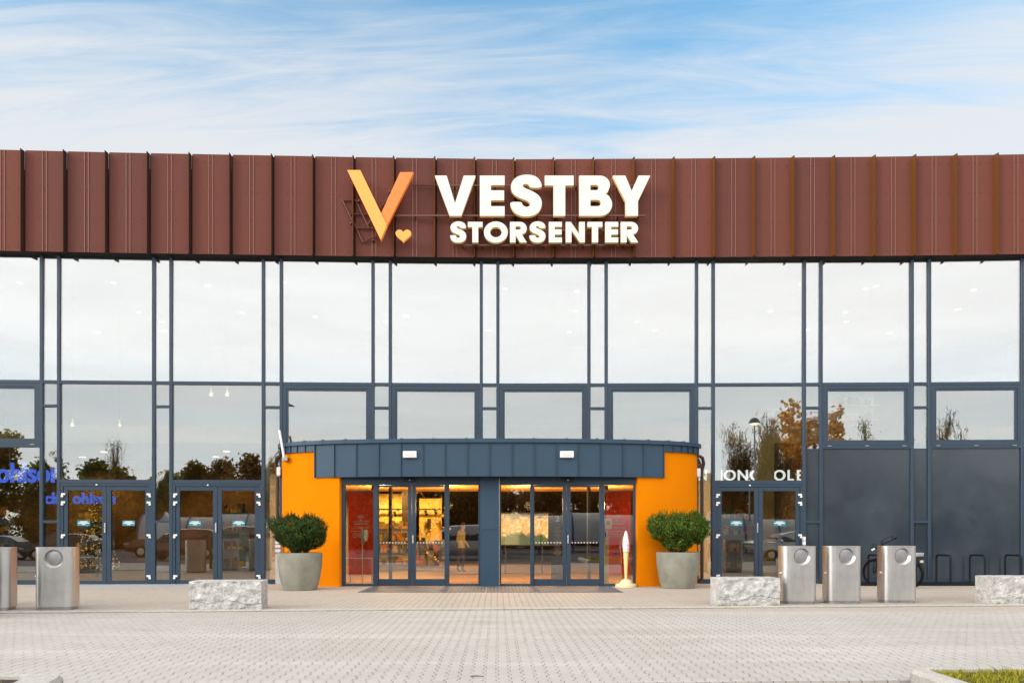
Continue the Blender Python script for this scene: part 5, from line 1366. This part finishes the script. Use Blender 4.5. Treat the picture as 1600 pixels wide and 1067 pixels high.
mb = MB(); A, B = at(1060, 745, 22.5), at(1275, 745, 22.5); mb.box(A.x, B.x, 22.44, 22.47, A.z, A.z + 0.04); mb.build('mounting_rail', M['dark'], t_)
t_ = thing('column', 'brown lit column before the white shop lettering on the right', 'column', (at(1195, 800, 22.1).x, 22.1, 0))
x = t_.location.x; mb = MB(); mb.box(x - 0.24, x + 0.22, 21.95, 22.28, 0.012, 3.99); mb.build('shaft', principled('brown_column', (0.30, 0.19, 0.05), 0.7), t_)
# Christmas tree with lights behind the first doors
cx, cy = (152 - VX) * 24.2 / F, 24.2
t_ = thing('christmas_tree', 'cone shaped tree covered in golden lights behind the first glass doors', 'christmas tree', (cx, cy, 0))
r = random.Random(6); mb = MB(); dots = MB()
for k in range(1600):
    z = 0.25 + 2.3 * (1 - math.sqrt(r.random())); R1 = 0.62 * (1 - (z - 0.2) / 2.5) * r.uniform(0.5, 1.0); a = r.uniform(0, 6.28)
    c = Vector((cx + R1 * math.cos(a), cy + R1 * math.sin(a), z)); d = Vector((math.cos(a), math.sin(a), r.uniform(-.5, .3))) * 0.14; w = Vector((-math.sin(a), math.cos(a), 0)) * 0.02
    mb.add([c - w, c + w, c + d], [(0, 1, 2)])
    if k % 9 == 0: e = 0.010; p = c + d; dots.box(p.x - e, p.x + e, p.y - e, p.y + e, p.z - e, p.z + e)
mb.build('foliage', M['yew'], t_); tag(dots.build('bulbs', M['fairy'], t_), kind='stuff')
mb = MB(); mb.tube([(cx, cy, 0.012), (cx, cy, 0.7)], 0.05, 8); mb.build('trunk', M['wood'], t_)
for px, py in ((14, 742), (29, 744), (113, 660), (187, 662), (330, 612), (355, 612)):
    up = py < 700; d = 23.4; p = at(px, py, d)
    t_ = thing('pendant_lamp', {14: 'cream pendant lamp shade at the far left behind the blue letters', 29: 'second cream pendant lamp from the left photo edge', 113: 'small glowing pendant above the first glass doors, left one', 187: 'small glowing pendant above the first glass doors, right one', 330: 'glowing pendant above the second glass doors, left one', 355: 'glowing pendant above the second glass doors, right one'}[px], 'pendant lamp', p)
    k_ = 0.4 if up else 1.3
    mb = MB(); mb.lathe([(0.11 * k_, p.z - 0.10 * k_), (0.10 * k_, p.z - 0.09 * k_), (0.04 * k_, p.z + 0.12 * k_), (0.01, p.z + 0.14)], 14, (p.x, p.y)); mb.build('lamp_shade', principled('cream_shade', (0.8, 0.7, 0.45), 0.6, emit=(1, .7, .3), es=0.5), t_, smooth=True)
    mb = MB(); mb.tube([(p.x, p.y, p.z + 0.14), (p.x, p.y, 8.94 if up else 3.99)], 0.006, 5); mb.build('cord', M['dark'], t_)
    mb = MB(); mb.lathe([(0.01, p.z - 0.13), (0.05, p.z - 0.10), (0.03, p.z - 0.05)], 10, (p.x, p.y)); mb.build('bulb', M['lamp'], t_)
# upstairs display behind the right windows
def display(px0, px1, py0, py1, d, label, seed):
    A, B = at(px0, py1, d), at(px1, py0, d)
    t_ = thing('display_shelf', label, 'display shelf', (A.x, d, 4.5))
    mb = MB(); mb.box(A.x, B.x, d + 0.3, d + 0.34, 4.51, B.z + 0.05)
    r = random.Random(seed); k = 3
    for i in range(k + 1): zz = A.z + (B.z - A.z) * i / k; mb.box(A.x, B.x, d, d + 0.30, zz - 0.02, zz)
    mb.build('rack', M['white'], t_)
    for c in ((0.8, 0.35, 0.05), (0.85, 0.6, 0.1), (0.75, 0.2, 0.05), (0.5, 0.5, 0.1), (0.8, 0.7, 0.5)):
        mb = MB()
        for q in range(10):
            zz = A.z + (B.z - A.z) * r.randrange(0, k) / k + 0.001; x = r.uniform(A.x, B.x - 0.1); mb.box(x, x + r.uniform(.05, .14), d + 0.02, d + 0.2, zz, zz + r.uniform(.12, .30))
        tag(mb.build('goods', principled('goods', c, 0.5), t_), kind='stuff')
    l = downlight((A.x + B.x) / 2, d - 0.7, 7.9 if False else 8.95, UL, UG, 60, 0.075)
display(1205, 1272, 638, 682, 24.0, 'colourful display shelf upstairs above the right glass doors', 1)
display(1300, 1372, 610, 678, 24.5, 'pale display shelf upstairs behind the first casement above the dark panels', 2)

# person inside the entrance hall
def person(x, y, rz, label):
    t_ = thing('person', label, 'person', (x, y, 0.013), rz)
    V = [(0, 0, .93), (0, 0.02, 1.12), (0, 0.0, 1.36), (0, -0.03, 1.47), (0, -0.07, 1.58), (0, -0.08, 1.68),
         (-.09, 0, .88), (-.11, -.02, .49), (-.11, 0.03, .09), (-.12, -.09, .035), (.09, 0, .88), (.11, .03, .49), (.12, 0.10, .10), (.12, -0.02, .035),
         (-.18, 0, 1.40), (-.24, .03, 1.13), (-.22, -.14, .94), (-.20, -.20, .88), (.18, 0, 1.40), (.24, .04, 1.13), (.23, -.06, .90), (.22, -.10, .83)]
    E = [(0, 1), (1, 2), (2, 3), (3, 4), (4, 5), (0, 6), (6, 7), (7, 8), (8, 9), (0, 10), (10, 11), (11, 12), (12, 13), (2, 14), (14, 15), (15, 16), (16, 17), (2, 18), (18, 19), (19, 20), (20, 21)]
    Rr = [.13, .13, .14, .055, .085, .075, .09, .062, .045, .04, .09, .062, .045, .04, .065, .048, .036, .03, .065, .048, .036, .03]
    me = bpy.data.meshes.new('body'); me.from_pydata(V, E, []); o = bpy.data.objects.new('body', me); COL.objects.link(o); o.parent = t_
    m = o.modifiers.new('skin', 'SKIN'); sk = me.skin_vertices[0].data
    for i, r_ in enumerate(Rr): sk[i].radius = (r_, r_ * (0.75 if i in (0, 1, 2) else 1))
    sk[0].use_root = True
    o.modifiers.new('sub', 'SUBSURF').levels = 2; o.modifiers['sub'].render_levels = 2
    mt = bpy.data.materials.new('clothes'); mt.use_nodes = True; t = NT(mt.node_tree)
    tc = t.node('ShaderNodeTexCoord'); a, b, c = t.sep(tc.outputs['Object'])
    col = t.mix(t.math('GREATER_THAN', c, 0.86), (0.035, 0.035, 0.045), (0.42, 0.38, 0.10))
    col = t.mix(t.math('GREATER_THAN', c, 1.46), col, (0.50, 0.30, 0.21))
    col = t.mix(t.math('LESS_THAN', c, 0.08), col, (0.03, 0.03, 0.03))
    bb_ = t.node('ShaderNodeBsdfPrincipled'); bb_.inputs['Roughness'].default_value = 0.8; t.link(col, bb_.inputs['Base Color']); oo = t.node('ShaderNodeOutputMaterial'); t.link(bb_.outputs[0], oo.inputs[0])
    me.materials.append(mt)
    mb = MB(); vs = []; fs = []
    for i in range(7):
        for j in range(14):
            th, ph = R(10 + 95 * i / 6), 2 * math.pi * j / 14; vs.append((0.092 * math.sin(th) * math.cos(ph), -0.06 + 0.10 * math.sin(th) * math.sin(ph), 1.65 + 0.115 * math.cos(th) + (0.03 if math.sin(ph) < -0.6 and i > 3 else 0)))
    for i in range(6): fs += [(i * 14 + j, i * 14 + (j + 1) % 14, (i + 1) * 14 + (j + 1) % 14, (i + 1) * 14 + j) for j in range(14)]
    fs.append(tuple(range(14))); mb.add(vs, fs); mb.build('hair', principled('brown_hair', (0.05, 0.03, 0.02), 0.7), t_, smooth=True, local=True)
person((721 - VX) * 27 / F, 27.0, R(120), 'person in a yellowish jacket walking inside the hall beyond the left doors')

# ------------------------------------------------------------------ what lies behind the photographer and is mirrored in the glass
def slope(px): 
    a, b = P2(px - 40, GO), P2(px + 40, GO); return (b.y - a.y) / (b.x - a.x)
def refl(px, py, Y, d=None):
    """world point at depth Y whose mirror image in the facade is seen at photo pixel px, py"""
    if d is None: P = P2(px, GO); s = slope(px)
    else: P = Vector(((px - VX) * d / F, d)); s = 0.0
    v = Vector(((px - VX) / F, 1.0)); n = Vector((s, -1)).normalized(); r = v - n * (2 * v.dot(n))
    k = (Y - P.y) / r.y
    return P.x + r.x * k, CH + (HZ - py) / F * (P.y + k), P.y + k      # X, Z, path length
def tree(name, label, x, y, h, w, mat, seed, leaves=3200, leaf=0.20, bare=False, z0=0.22, group='trees beyond the parking lot'):
    t_ = thing(name, label, 'tree', (x, y, -0.06), 0, group)
    r = random.Random(seed); segs = []; ends = []
    def br(p, d, L, rad, lev, maxlev):
        pts = [p]; q = p.copy(); dd = d.copy()
        for k in range(4):
            dd = (dd + Vector((r.gauss(0, .14), r.gauss(0, .14), r.gauss(0.04, .08)))).normalized(); q = q + dd * (L / 4); pts.append(q.copy())
        segs.append((pts, rad, lev))
        for k in range(1, 5): ends.append((pts[k], lev))
        if lev < maxlev:
            for k in range(10 if lev == 0 else 5 if lev < 3 else 4):
                b = pts[1 + (k % 4)] if lev == 0 else pts[r.randrange(1, 5)]
                a = r.uniform(0, 6.28)
                nd_ = (dd * (0.9 if bare else 0.55) + Vector((math.cos(a), math.sin(a), r.uniform(0.0, .5))) * (0.62 if bare else 0.9)).normalized(); br(b, nd_, L * r.uniform(.40, .60), rad * .48, lev + 1, maxlev)
    br(Vector((0, 0, 0)), Vector((0, 0, 1)), h * 0.7, h * 0.013 + 0.03, 0, 4 if bare else 2)
    zm = max(p.z for p, l in ends); xm = max(max(abs(p.x), abs(p.y)) for p, l in ends)
    kz, kx = h * (0.99 if bare else 0.86) / zm, min(1.6, w / xm)
    fit = lambda p: Vector((p.x * kx, p.y * kx, p.z * kz))
    mb = MB()
    for pts, rad, lev in segs: mb.tube([fit(p) for p in pts], [rad, rad * .85, rad * .7, rad * .5, rad * .3], 6 if lev < 2 else 3, lev < 2)
    mb.build('trunk', M['wood'], t_, smooth=True, local=True)
    ends = [(fit(p), l) for p, l in ends]
    mb = MB(); pts = [p for p, l in ends if l >= 2 and p.z > h * z0]
    lumps = []
    for k in range(60):
        f = r.uniform(0, 1); zz = h * (z0 + (1 - z0) * f * 0.93); rw = w * (math.sin(math.pi * (0.16 + 0.80 * f)) ** 0.7) ; a = r.uniform(0, 6.28); q = math.sqrt(r.random()) * rw * 0.80
        lumps.append((Vector((q * math.cos(a), q * math.sin(a), zz)), r.uniform(.16, .34) * w))
    n = 0
    while n < leaves:
        if bare: c = r.choice(pts) + Vector((r.gauss(0, .28), r.gauss(0, .28), r.gauss(0, .28)))
        elif r.random() < 0.30: c = r.choice(pts) + Vector((r.gauss(0, .3), r.gauss(0, .3), r.gauss(0, .3)))
        else:
            L, rr = lumps[n % 60]; v = Vector((r.gauss(0, .62), r.gauss(0, .62), r.gauss(0, .55))) * rr; c = L + v
        n += 1
        if c.z > h * 1.01: continue
        a = Vector((r.gauss(0, 1), r.gauss(0, 1), r.gauss(0, 1))).normalized(); b = a.orthogonal().normalized(); s = leaf * r.uniform(.6, 1.3); fl = .36
        if bare and n % 3: a = (Vector((c.x * .5, c.y * .5, 1.0 + abs(c.z) * .1)).normalized() + a * .5).normalized(); b = a.orthogonal().normalized(); s *= 4.0; fl = .035
        mb.add([c - a * s * .5, c + b * s * fl, c + a * s * .5, c - b * s * fl], [(0, 1, 2, 3)])
    mb.build('crown', M[mat], t_, local=True)
    return t_
TS = [ # px, py of the top, half width in px, Y, material, kind, leaves, label
 (8, 676, 42, -24, 'olive', 0, 3600, 'olive leaved tree mirrored at the far left behind the blue letters'),
 (60, 705, 36, -27, 'greenleaf', 0, 2600, 'green tree mirrored just left of the first glass doors'),
 (157, 682, 16, -25, 'olive', 1, 1300, 'slender birch top rising above the bush mirrored over the first glass doors'),
 (132, 716, 38, -21, 'greenleaf', 0, 3600, 'green rounded bush tree mirrored over the left leaf of the first glass doors'),
 (182, 722, 30, -22, 'olive', 0, 2800, 'olive bush tree mirrored over the right leaf of the first glass doors'),
 (298, 712, 30, -22, 'olive', 0, 3000, 'leftmost tree of the dense row mirrored over the second glass doors'),
 (342, 704, 30, -22.5, 'brownleaf', 0, 3000, 'middle brown tree of the dense row mirrored over the second glass doors'),
 (388, 700, 34, -22, 'brownleaf', 0, 3400, 'rightmost brown tree of the dense row mirrored over the second glass doors'),
 (440, 712, 34, -23, 'olive', 0, 2400, 'olive tree mirrored beside the left end of the orange entrance'),
 (560, 728, 46, -24, 'brownleaf', 0, 2600, 'brown tree mirrored at the top of the left red banner pane'),
 (650, 726, 46, -24, 'olive', 0, 2600, 'olive tree mirrored at the top of the left sliding doors'),
 (740, 730, 46, -25, 'olive', 0, 2600, 'olive tree mirrored beside the middle pillar'),
 (850, 728, 46, -24, 'brownleaf', 0, 2600, 'brown tree mirrored at the top of the right sliding doors'),
 (940, 726, 46, -24, 'brownleaf', 1, 1800, 'thin brown tree mirrored near the right red banner pane'),
 (1040, 722, 40, -24, 'brownleaf', 1, 1800, 'thin brown tree mirrored beside the right end of the orange entrance'),
 (1136, 664, 34, -16, 'brownleaf', 1, 1900, 'nearly bare tree mirrored left of the street lamp above the right glass doors'),
 (1184, 644, 36, -17, 'brownleaf', 1, 1900, 'nearly bare dark tree mirrored behind the street lamp above the right glass doors'),
 (1232, 612, 36, -20, 'autumn', 0, 2900, 'golden autumn tree mirrored at the right edge above the right glass doors'),
 (1226, 655, 34, -15, 'brownleaf', 1, 1900, 'bare twiggy tree mirrored before the golden tree'),
 (1302, 610, 24, -22, 'autumn', 0, 2000, 'golden autumn tree mirrored in the first casement above the dark panels'),
 (1345, 642, 15, -22, 'greenleaf', 1, 1000, 'thin green tree mirrored in the first casement above the dark panels'),
 (1380, 676, 30, -24, 'brownleaf', 1, 600, 'low bare shrub mirrored at the bottom of the first casement'),
 (1467, 642, 14, -22, 'brownleaf', 1, 700, 'thin brown tree mirrored in the last casement on the right'),
 (1492, 668, 14, -22, 'brownleaf', 1, 500, 'small bare tree mirrored beside the thin brown tree in the last casement'),
]
for i, (px, py, hw, Y, mat, kind, nl, lab) in enumerate(TS):
    x, z, d = refl(px, py, Y, 20.1 if 531 < px < 1000 else None)
    tree('birch' if kind else 'leafy_tree', lab, x, Y, z + 0.1, hw * d / F, mat, 40 + i, int(nl * 1.9), 0.34 if not kind else 0.15, bool(kind), 0.04 if not kind else 0.25)
# the wooded edge of the lot: four trees, copied along it
proto = [tree('leafy_tree', 'tree of the closed brown and green row along the far edge of the lot', -34 + 4.3 * i, -27.5, 6.2 + 0.4 * (i % 3), 3.1, ('brownleaf', 'olive', 'greenleaf', 'olive')[i], 90 + i, 4800, 0.40, False, 0.0, 'closed row of trees along the far edge of the lot') for i in range(4)]
tr = random.Random(77)
for i in range(4, 20):
    o = copy_tree(proto[tr.randrange(4)]); o.location = (-34 + 4.3 * i + tr.uniform(-.6, .6), -27.5 + tr.uniform(-1.5, 1.0), -0.06); o.rotation_euler = (0, 0, tr.uniform(0, 6.28)); k = tr.uniform(.85, 1.12); o.scale = (k, k, k * tr.uniform(.92, 1.05))

M['carglass'] = principled('car_glass', (0.01, 0.012, 0.014), 0.05, spec=0.8)
M['chrome'] = principled('chrome', (0.7, 0.7, 0.7), 0.15, 1.0)
M['tail'] = principled('tail_lens', (0.45, 0.01, 0.01), 0.2)
M['head'] = principled('head_lens', (0.7, 0.72, 0.75), 0.1)
PROF = {
 'sedan': (4.75, 0.91, [(0, .45, .78, .78), (.12, .30, .90, .90), (.55, .22, .97, .97), (1.05, .20, 1.00, 1.00), (1.75, .19, .97, 1.40), (2.35, .19, .95, 1.45), (2.95, .19, .94, 1.41), (3.60, .19, .93, .94), (4.1, .20, .86, .87), (4.55, .25, .74, .75), (4.75, .42, .62, .62)]),
 'suv': (4.65, 0.93, [(0, .50, .95, .95), (.10, .38, 1.02, 1.02), (.35, .28, 1.06, 1.45), (.80, .25, 1.07, 1.66), (1.6, .24, 1.06, 1.70), (2.4, .24, 1.04, 1.66), (2.95, .24, 1.03, 1.50), (3.45, .24, 1.02, 1.04), (4.0, .26, .97, .98), (4.5, .32, .84, .85), (4.65, .5, .72, .72)]),
 'van': (5.0, 0.96, [(0, .45, 1.0, 1.0), (.05, .32, 1.05, 1.75), (.30, .26, 1.06, 1.90), (1.5, .24, 1.06, 1.93), (2.8, .24, 1.05, 1.88), (3.4, .24, 1.04, 1.62), (4.0, .24, 1.03, 1.08), (4.5, .26, .96, .97), (4.9, .32, .80, .81), (5.0, .5, .66, .66)]),
}
def car(kind, label, cat, x, y, rz, col, metal=0.4):
    """x, y: ground centre; the car's front points along local +x"""
    L, hw, st = PROF[kind]
    t_ = thing('parked_car', label, cat, (x, y, -0.03), rz, 'cars on the parking lot')
    paint = principled('car_paint', tuple(min(1, c * 1.7) for c in col), 0.18, metal, coat=1.0)
    def row(s):
        X, zb, zs, zr = s; tap = 1 - 0.10 * abs(X / L - .5) ** 2 * 4
        w = hw * tap; wr = w * (0.78 if zr > zs + .12 else .98)
        pr = [(-w * .90, zb), (-w, zb + .16), (-w * 1.0, (zb + zs) / 2), (-w * .97, zs), (-wr, zr - .04 if zr > zs + .1 else zr), (-wr * .85, zr)]
        return [(X - L / 2, a, b) for a, b in pr] + [(X - L / 2, -a, b) for a, b in reversed(pr)]
    mb = MB(); rows = [row(s) for s in st]; m = 12; vs = [p for q in rows for p in q]; fs = []
    for i in range(len(rows) - 1): fs += [(i * m + j, i * m + (j + 1) % m, (i + 1) * m + (j + 1) % m, (i + 1) * m + j) for j in range(m)]
    fs += [tuple(range(m)), tuple(range((len(rows) - 1) * m, len(rows) * m))]
    mb.add(vs, fs); mb.build('body', paint, t_, smooth=True, local=True, angle=32)
    top = [s for s in st if s[3] > s[2] + .2]
    x0, x1 = top[0][0] - L / 2, top[-1][0] - L / 2; mid = (x0 + x1) / 2
    for sgn_ in (-1, 1):
        for a, b in ((x0 + .12, mid - .05), (mid + .05, x1 + .05)):
            mb = MB(); zs = 1.0 * st[len(st) // 2][2]; zt = min(s[3] for s in top) - .10
            q = [(a - .05, hw * .965 * sgn_, zs + .03), (b + .1, hw * .965 * sgn_, zs + .03), (b, hw * .815 * sgn_, zt), (a, hw * .815 * sgn_, zt)]
            mb.hexa(q[:4] + [(p[0], p[1] + .02 * sgn_, p[2]) for p in q]); mb.build('side_window', M['carglass'], t_, local=True)
    for (A_, B_, nm) in ((st[st.index(top[-1])], st[st.index(top[-1]) + 1], 'windscreen'), (st[st.index(top[0])], st[st.index(top[0]) - 1], 'rear_window')):
        mb = MB(); fa_ = (0.12, 0.92); q = []
        for f in fa_:
            X = A_[0] + (B_[0] - A_[0]) * f - L / 2; z = A_[3] + (max(B_[3], B_[2]) - A_[3]) * f + .012; w = hw * (.72 + .16 * f); q.append((X, w, z))
        vs = [(q[0][0], -q[0][1], q[0][2]), (q[0][0], q[0][1], q[0][2]), (q[1][0], q[1][1], q[1][2]), (q[1][0], -q[1][1], q[1][2])]
        mb.hexa(vs + [(p[0], p[1], p[2] + .012) for p in vs]); mb.build(nm, M['carglass'], t_, local=True)
    for X in (L * .19 - L / 2 + 0.0, L * .79 - L / 2):
        for sgn_ in (-1, 1):
            mb = MB(); c = hw * .90 * sgn_
            mb.tube([(X, c - .11 * sgn_, .33), (X, c + .085 * sgn_, .33)], .33, 24); w = mb.build('wheel', M['rubber'], t_, smooth=True, local=True)
            mb = MB(); mb.tube([(X, c + .06 * sgn_, .33), (X, c + .095 * sgn_, .33)], [.21, .19], 20); mb.build('rim', M['chrome'], w, smooth=True, local=True)
    for sgn_ in (-1, 1):
        mb = MB(); zz = st[1][2]; mb.box(-L / 2 - .02 + .03, -L / 2 + .24, min(.52 * sgn_, hw * .93 * sgn_), max(.52 * sgn_, hw * .93 * sgn_), zz - .17, zz - .03); mb.build('tail_light', M['tail'], t_, local=True)
        mb = MB(); zz = st[-2][2]; mb.box(L / 2 - .30, L / 2 - .05, min(.48 * sgn_, hw * .92 * sgn_), max(.48 * sgn_, hw * .92 * sgn_), zz - .12, zz - .02); mb.build('headlight', M['head'], t_, local=True)
        mb = MB(); X = top[-1][0] - L / 2 + .1; mb.box(X - .06, X + .08, min(hw * .95 * sgn_, hw * 1.13 * sgn_), max(hw * .95 * sgn_, hw * 1.13 * sgn_), st[4][2], st[4][2] + .13); bevel(mb.build('mirror', paint, t_, local=True), .03, 2)
    mb = MB(); mb.box(-L / 2 - .012, -L / 2 + .1, -.26, .26, .60, .71); mb.build('number_plate', M['white'], t_, local=True)
x, z, d = refl(105, 850, -5); car('sedan', 'dark grey saloon mirrored in the left leaf of the first glass doors', 'car', x, -5.0, R(176), (0.02, 0.02, 0.025))
x, z, d = refl(5, 850, -5.5); car('sedan', 'dark saloon mirrored at the far left edge behind the litter bins', 'car', x, -5.5, R(178), (0.035, 0.035, 0.04))
x, z, d = refl(285, 850, -1.8); car('suv', 'dark red brown car mirrored in the left leaf of the second glass doors', 'car', x, -2.2, R(182), (0.10, 0.03, 0.02))
x, z, d = refl(400, 850, -1.8); car('suv', 'bronze car mirrored in the right leaf of the second glass doors', 'car', x, -3.0, R(2), (0.20, 0.13, 0.10))
x, z, d = refl(712, 850, -2.6, 20.1); car('van', 'silver people carrier mirrored in the left sliding doors', 'van', x, -2.7, R(180), (0.36, 0.36, 0.38))
x, z, d = refl(1240, 850, -2.0); car('suv', 'silver car mirrored in the right leaf of the right glass doors', 'car', x, -2.2, R(175), (0.42, 0.43, 0.45))
M['vault'] = bpy.data.materials.new('milky_sheet'); M['vault'].use_nodes = True
t = NT(M['vault'].node_tree); a = t.node('ShaderNodeBsdfPrincipled'); a.inputs['Base Color'].default_value = (.72, .74, .74, 1); a.inputs['Roughness'].default_value = .3
b = t.node('ShaderNodeBsdfTranslucent'); b.inputs[0].default_value = (.95, .97, .97, 1); c_ = t.node('ShaderNodeMixShader'); c_.inputs[0].default_value = .5
t.link(a.outputs[0], c_.inputs[1]); t.link(b.outputs[0], c_.inputs[2]); o_ = t.node('ShaderNodeOutputMaterial'); t.link(c_.outputs[0], o_.inputs[0])
M['ribblue'] = principled('blue_rib', (0.03, 0.045, 0.22), 0.4)
def shelter(x0, x1, y, label):
    t_ = thing('trolley_shelter', label, 'shelter', ((x0 + x1) / 2, y, -0.03), 0, 'vaulted trolley shelters on the parking lot')
    h = 2.45; D = 1.5
    prof = [(y + D * math.cos(R(a)) * 1.0, 0.55 + (h - .55) * math.sin(R(a)) ** .8 if a else .55) for a in range(0, 181, 12)]
    mb = MB(); n = len(prof)
    vs = [(x, p[0], p[1]) for x in (x0, x1) for p in prof] + [(x, y + (p[0] - y) * .985, p[1] - .02) for x in (x0, x1) for p in prof]
    fs = [(i, i + 1, n + i + 1, n + i) for i in range(n - 1)] + [(2 * n + i, 3 * n + i, 3 * n + i + 1, 2 * n + i + 1) for i in range(n - 1)]
    mb.add(vs, fs); mb.build('roof_sheet', M['vault'], t_, smooth=True)
    k = int((x1 - x0) / 1.9) + 1
    for i in range(k):
        x = x0 + (x1 - x0) * i / (k - 1); mb = MB(); mb.tube([(x, prof[0][0] + .03, -.03)] + [(x, y + (p[0] - y) * 1.02, p[1] + .02) for p in prof] + [(x, prof[-1][0] - .03, -.03)], .055, 8); mb.build('rib', M['ribblue'], t_, smooth=True)
    for yy in (prof[0][0], prof[-1][0]):
        mb = MB(); mb.tube([(x0, yy, .55), (x1, yy, .55)], .03, 6); mb.build('rail', M['steel_dull'], t_)
xa = refl(786, 830, -9, 20.1)[0]; xb = refl(1000, 830, -9, 20.1)[0]
shelter(xa, xb, -9.0, 'milky vaulted shelter with blue ribs mirrored in the right sliding doors')
xa = refl(1100, 830, -8)[0]; xb = refl(1262, 830, -8)[0]
shelter(max(xa, xb - 9), xb, -7.0, 'milky vaulted shelter with blue ribs mirrored in the right glass doors')
xa = refl(255, 830, -9)[0]; xb = refl(445, 830, -9)[0]
shelter(xa, xb, -8.5, 'milky vaulted shelter with blue ribs mirrored in the second glass doors')
# house beyond the parking lot
hx = refl(180, 800, -30)[0]
t_ = thing('house', 'low dark house with a pitched roof mirrored in the first glass doors', 'house', (hx, -31, -0.06))
mb = MB(); mb.box(hx - 6, hx + 6, -35, -28, -0.06, 2.9); mb.build('wall', vary(principled('brown_boards', (0.13, 0.085, 0.055), 0.85), 2, .2, stretch=(8, 8, 1)), t_)
mb = MB(); ro = [(-28 + .7, 2.75), (-31.5, 5.0), (-35.7, 2.75), (-35.7, 2.9), (-31.5, 5.18), (-27.3, 2.9)]
mb.add([(hx - 6.5, a, b) for a, b in ro] + [(hx + 6.5, a, b) for a, b in ro], [(5, 4, 3, 2, 1, 0), tuple(range(6, 12))] + [(i, (i + 1) % 6, 6 + (i + 1) % 6, 6 + i) for i in range(6)]); mb.build('roof', M['asphalt'], t_)
for x in (-4, -1, 2.2, 4.6):
    mb = MB(); mb.box(hx + x - .6, hx + x + .6, -28.02, -27.95, .9, 2.1); w = mb.build('window', M['white'], t_); mb = MB(); mb.box(hx + x - .5, hx + x + .5, -27.949, -27.93, 1.0, 2.0); mb.build('pane', M['carglass'], w)
def street_lamp(px, py, Y, label, style):
    x, z, d = refl(px, py, Y)
    t_ = thing('street_lamp', label, 'street lamp', (x, Y, -0.03), 0, 'street lamps on the parking lot')
    mb = MB(); mb.tube([(x, Y, -0.03), (x, Y, z)], [.07, .045], 10); mb.build('pole', M['steel_dull'], t_, smooth=True)
    mb = MB()
    if style: mb.lathe([(0.06, z - .02), (.34, z + .02), (.36, z + .07), (.22, z + .30), (.05, z + .36)], 20, (x, Y))
    else: mb.hexa([(x - .12, Y - .1, z), (x + .5, Y - .1, z - .08), (x + .5, Y + .1, z - .08), (x - .12, Y + .1, z), (x - .1, Y - .1, z + .22), (x + .45, Y - .1, z + 0), (x + .45, Y + .1, z + 0), (x - .1, Y + .1, z + .22)])
    mb.build('lamp_head', M['frame'], t_, smooth=True)
    if style: mb = MB(); mb.lathe([(.05, z - .12), (.28, z - .035), (.30, z - .0)], 16, (x, Y)); mb.build('lens', M['lamp'], t_)
street_lamp(1177, 658, -6, 'street lamp with a glowing dome mirrored above the right glass doors', 1)
street_lamp(451, 632, -10, 'street lamp with a slanted head mirrored above the left end of the canopy', 0)
# green containers and sign post left of the picture, mirrored in the second doors
t_ = thing('recycling_container', 'green recycling container left of the picture, mirrored in the second glass doors', 'container', (-9.6, 12.6, 0))
mb = MB(); mb.box(-10.2, -9.0, 12.1, 13.1, 0.05, 1.35); bevel(mb.build('body', principled('green_plastic', (0.015, 0.09, 0.045), 0.5), t_), .06, 3)
mb = MB()
for x, z in ((-10.0, .3), (-9.45, .3), (-10.1, .62), (-9.5, .62), (-9.85, .95), (-9.35, .95)): mb.box(x, x + .36, 13.1, 13.106, z, z + .22)
mb.build('panels', M['steel_dull'], t_)
mb = MB(); mb.tube([(-9.3, 13.08, 1.1), (-9.3, 13.12, 1.1)], .13, 20); mb.build('opening', M['dark'], t_)
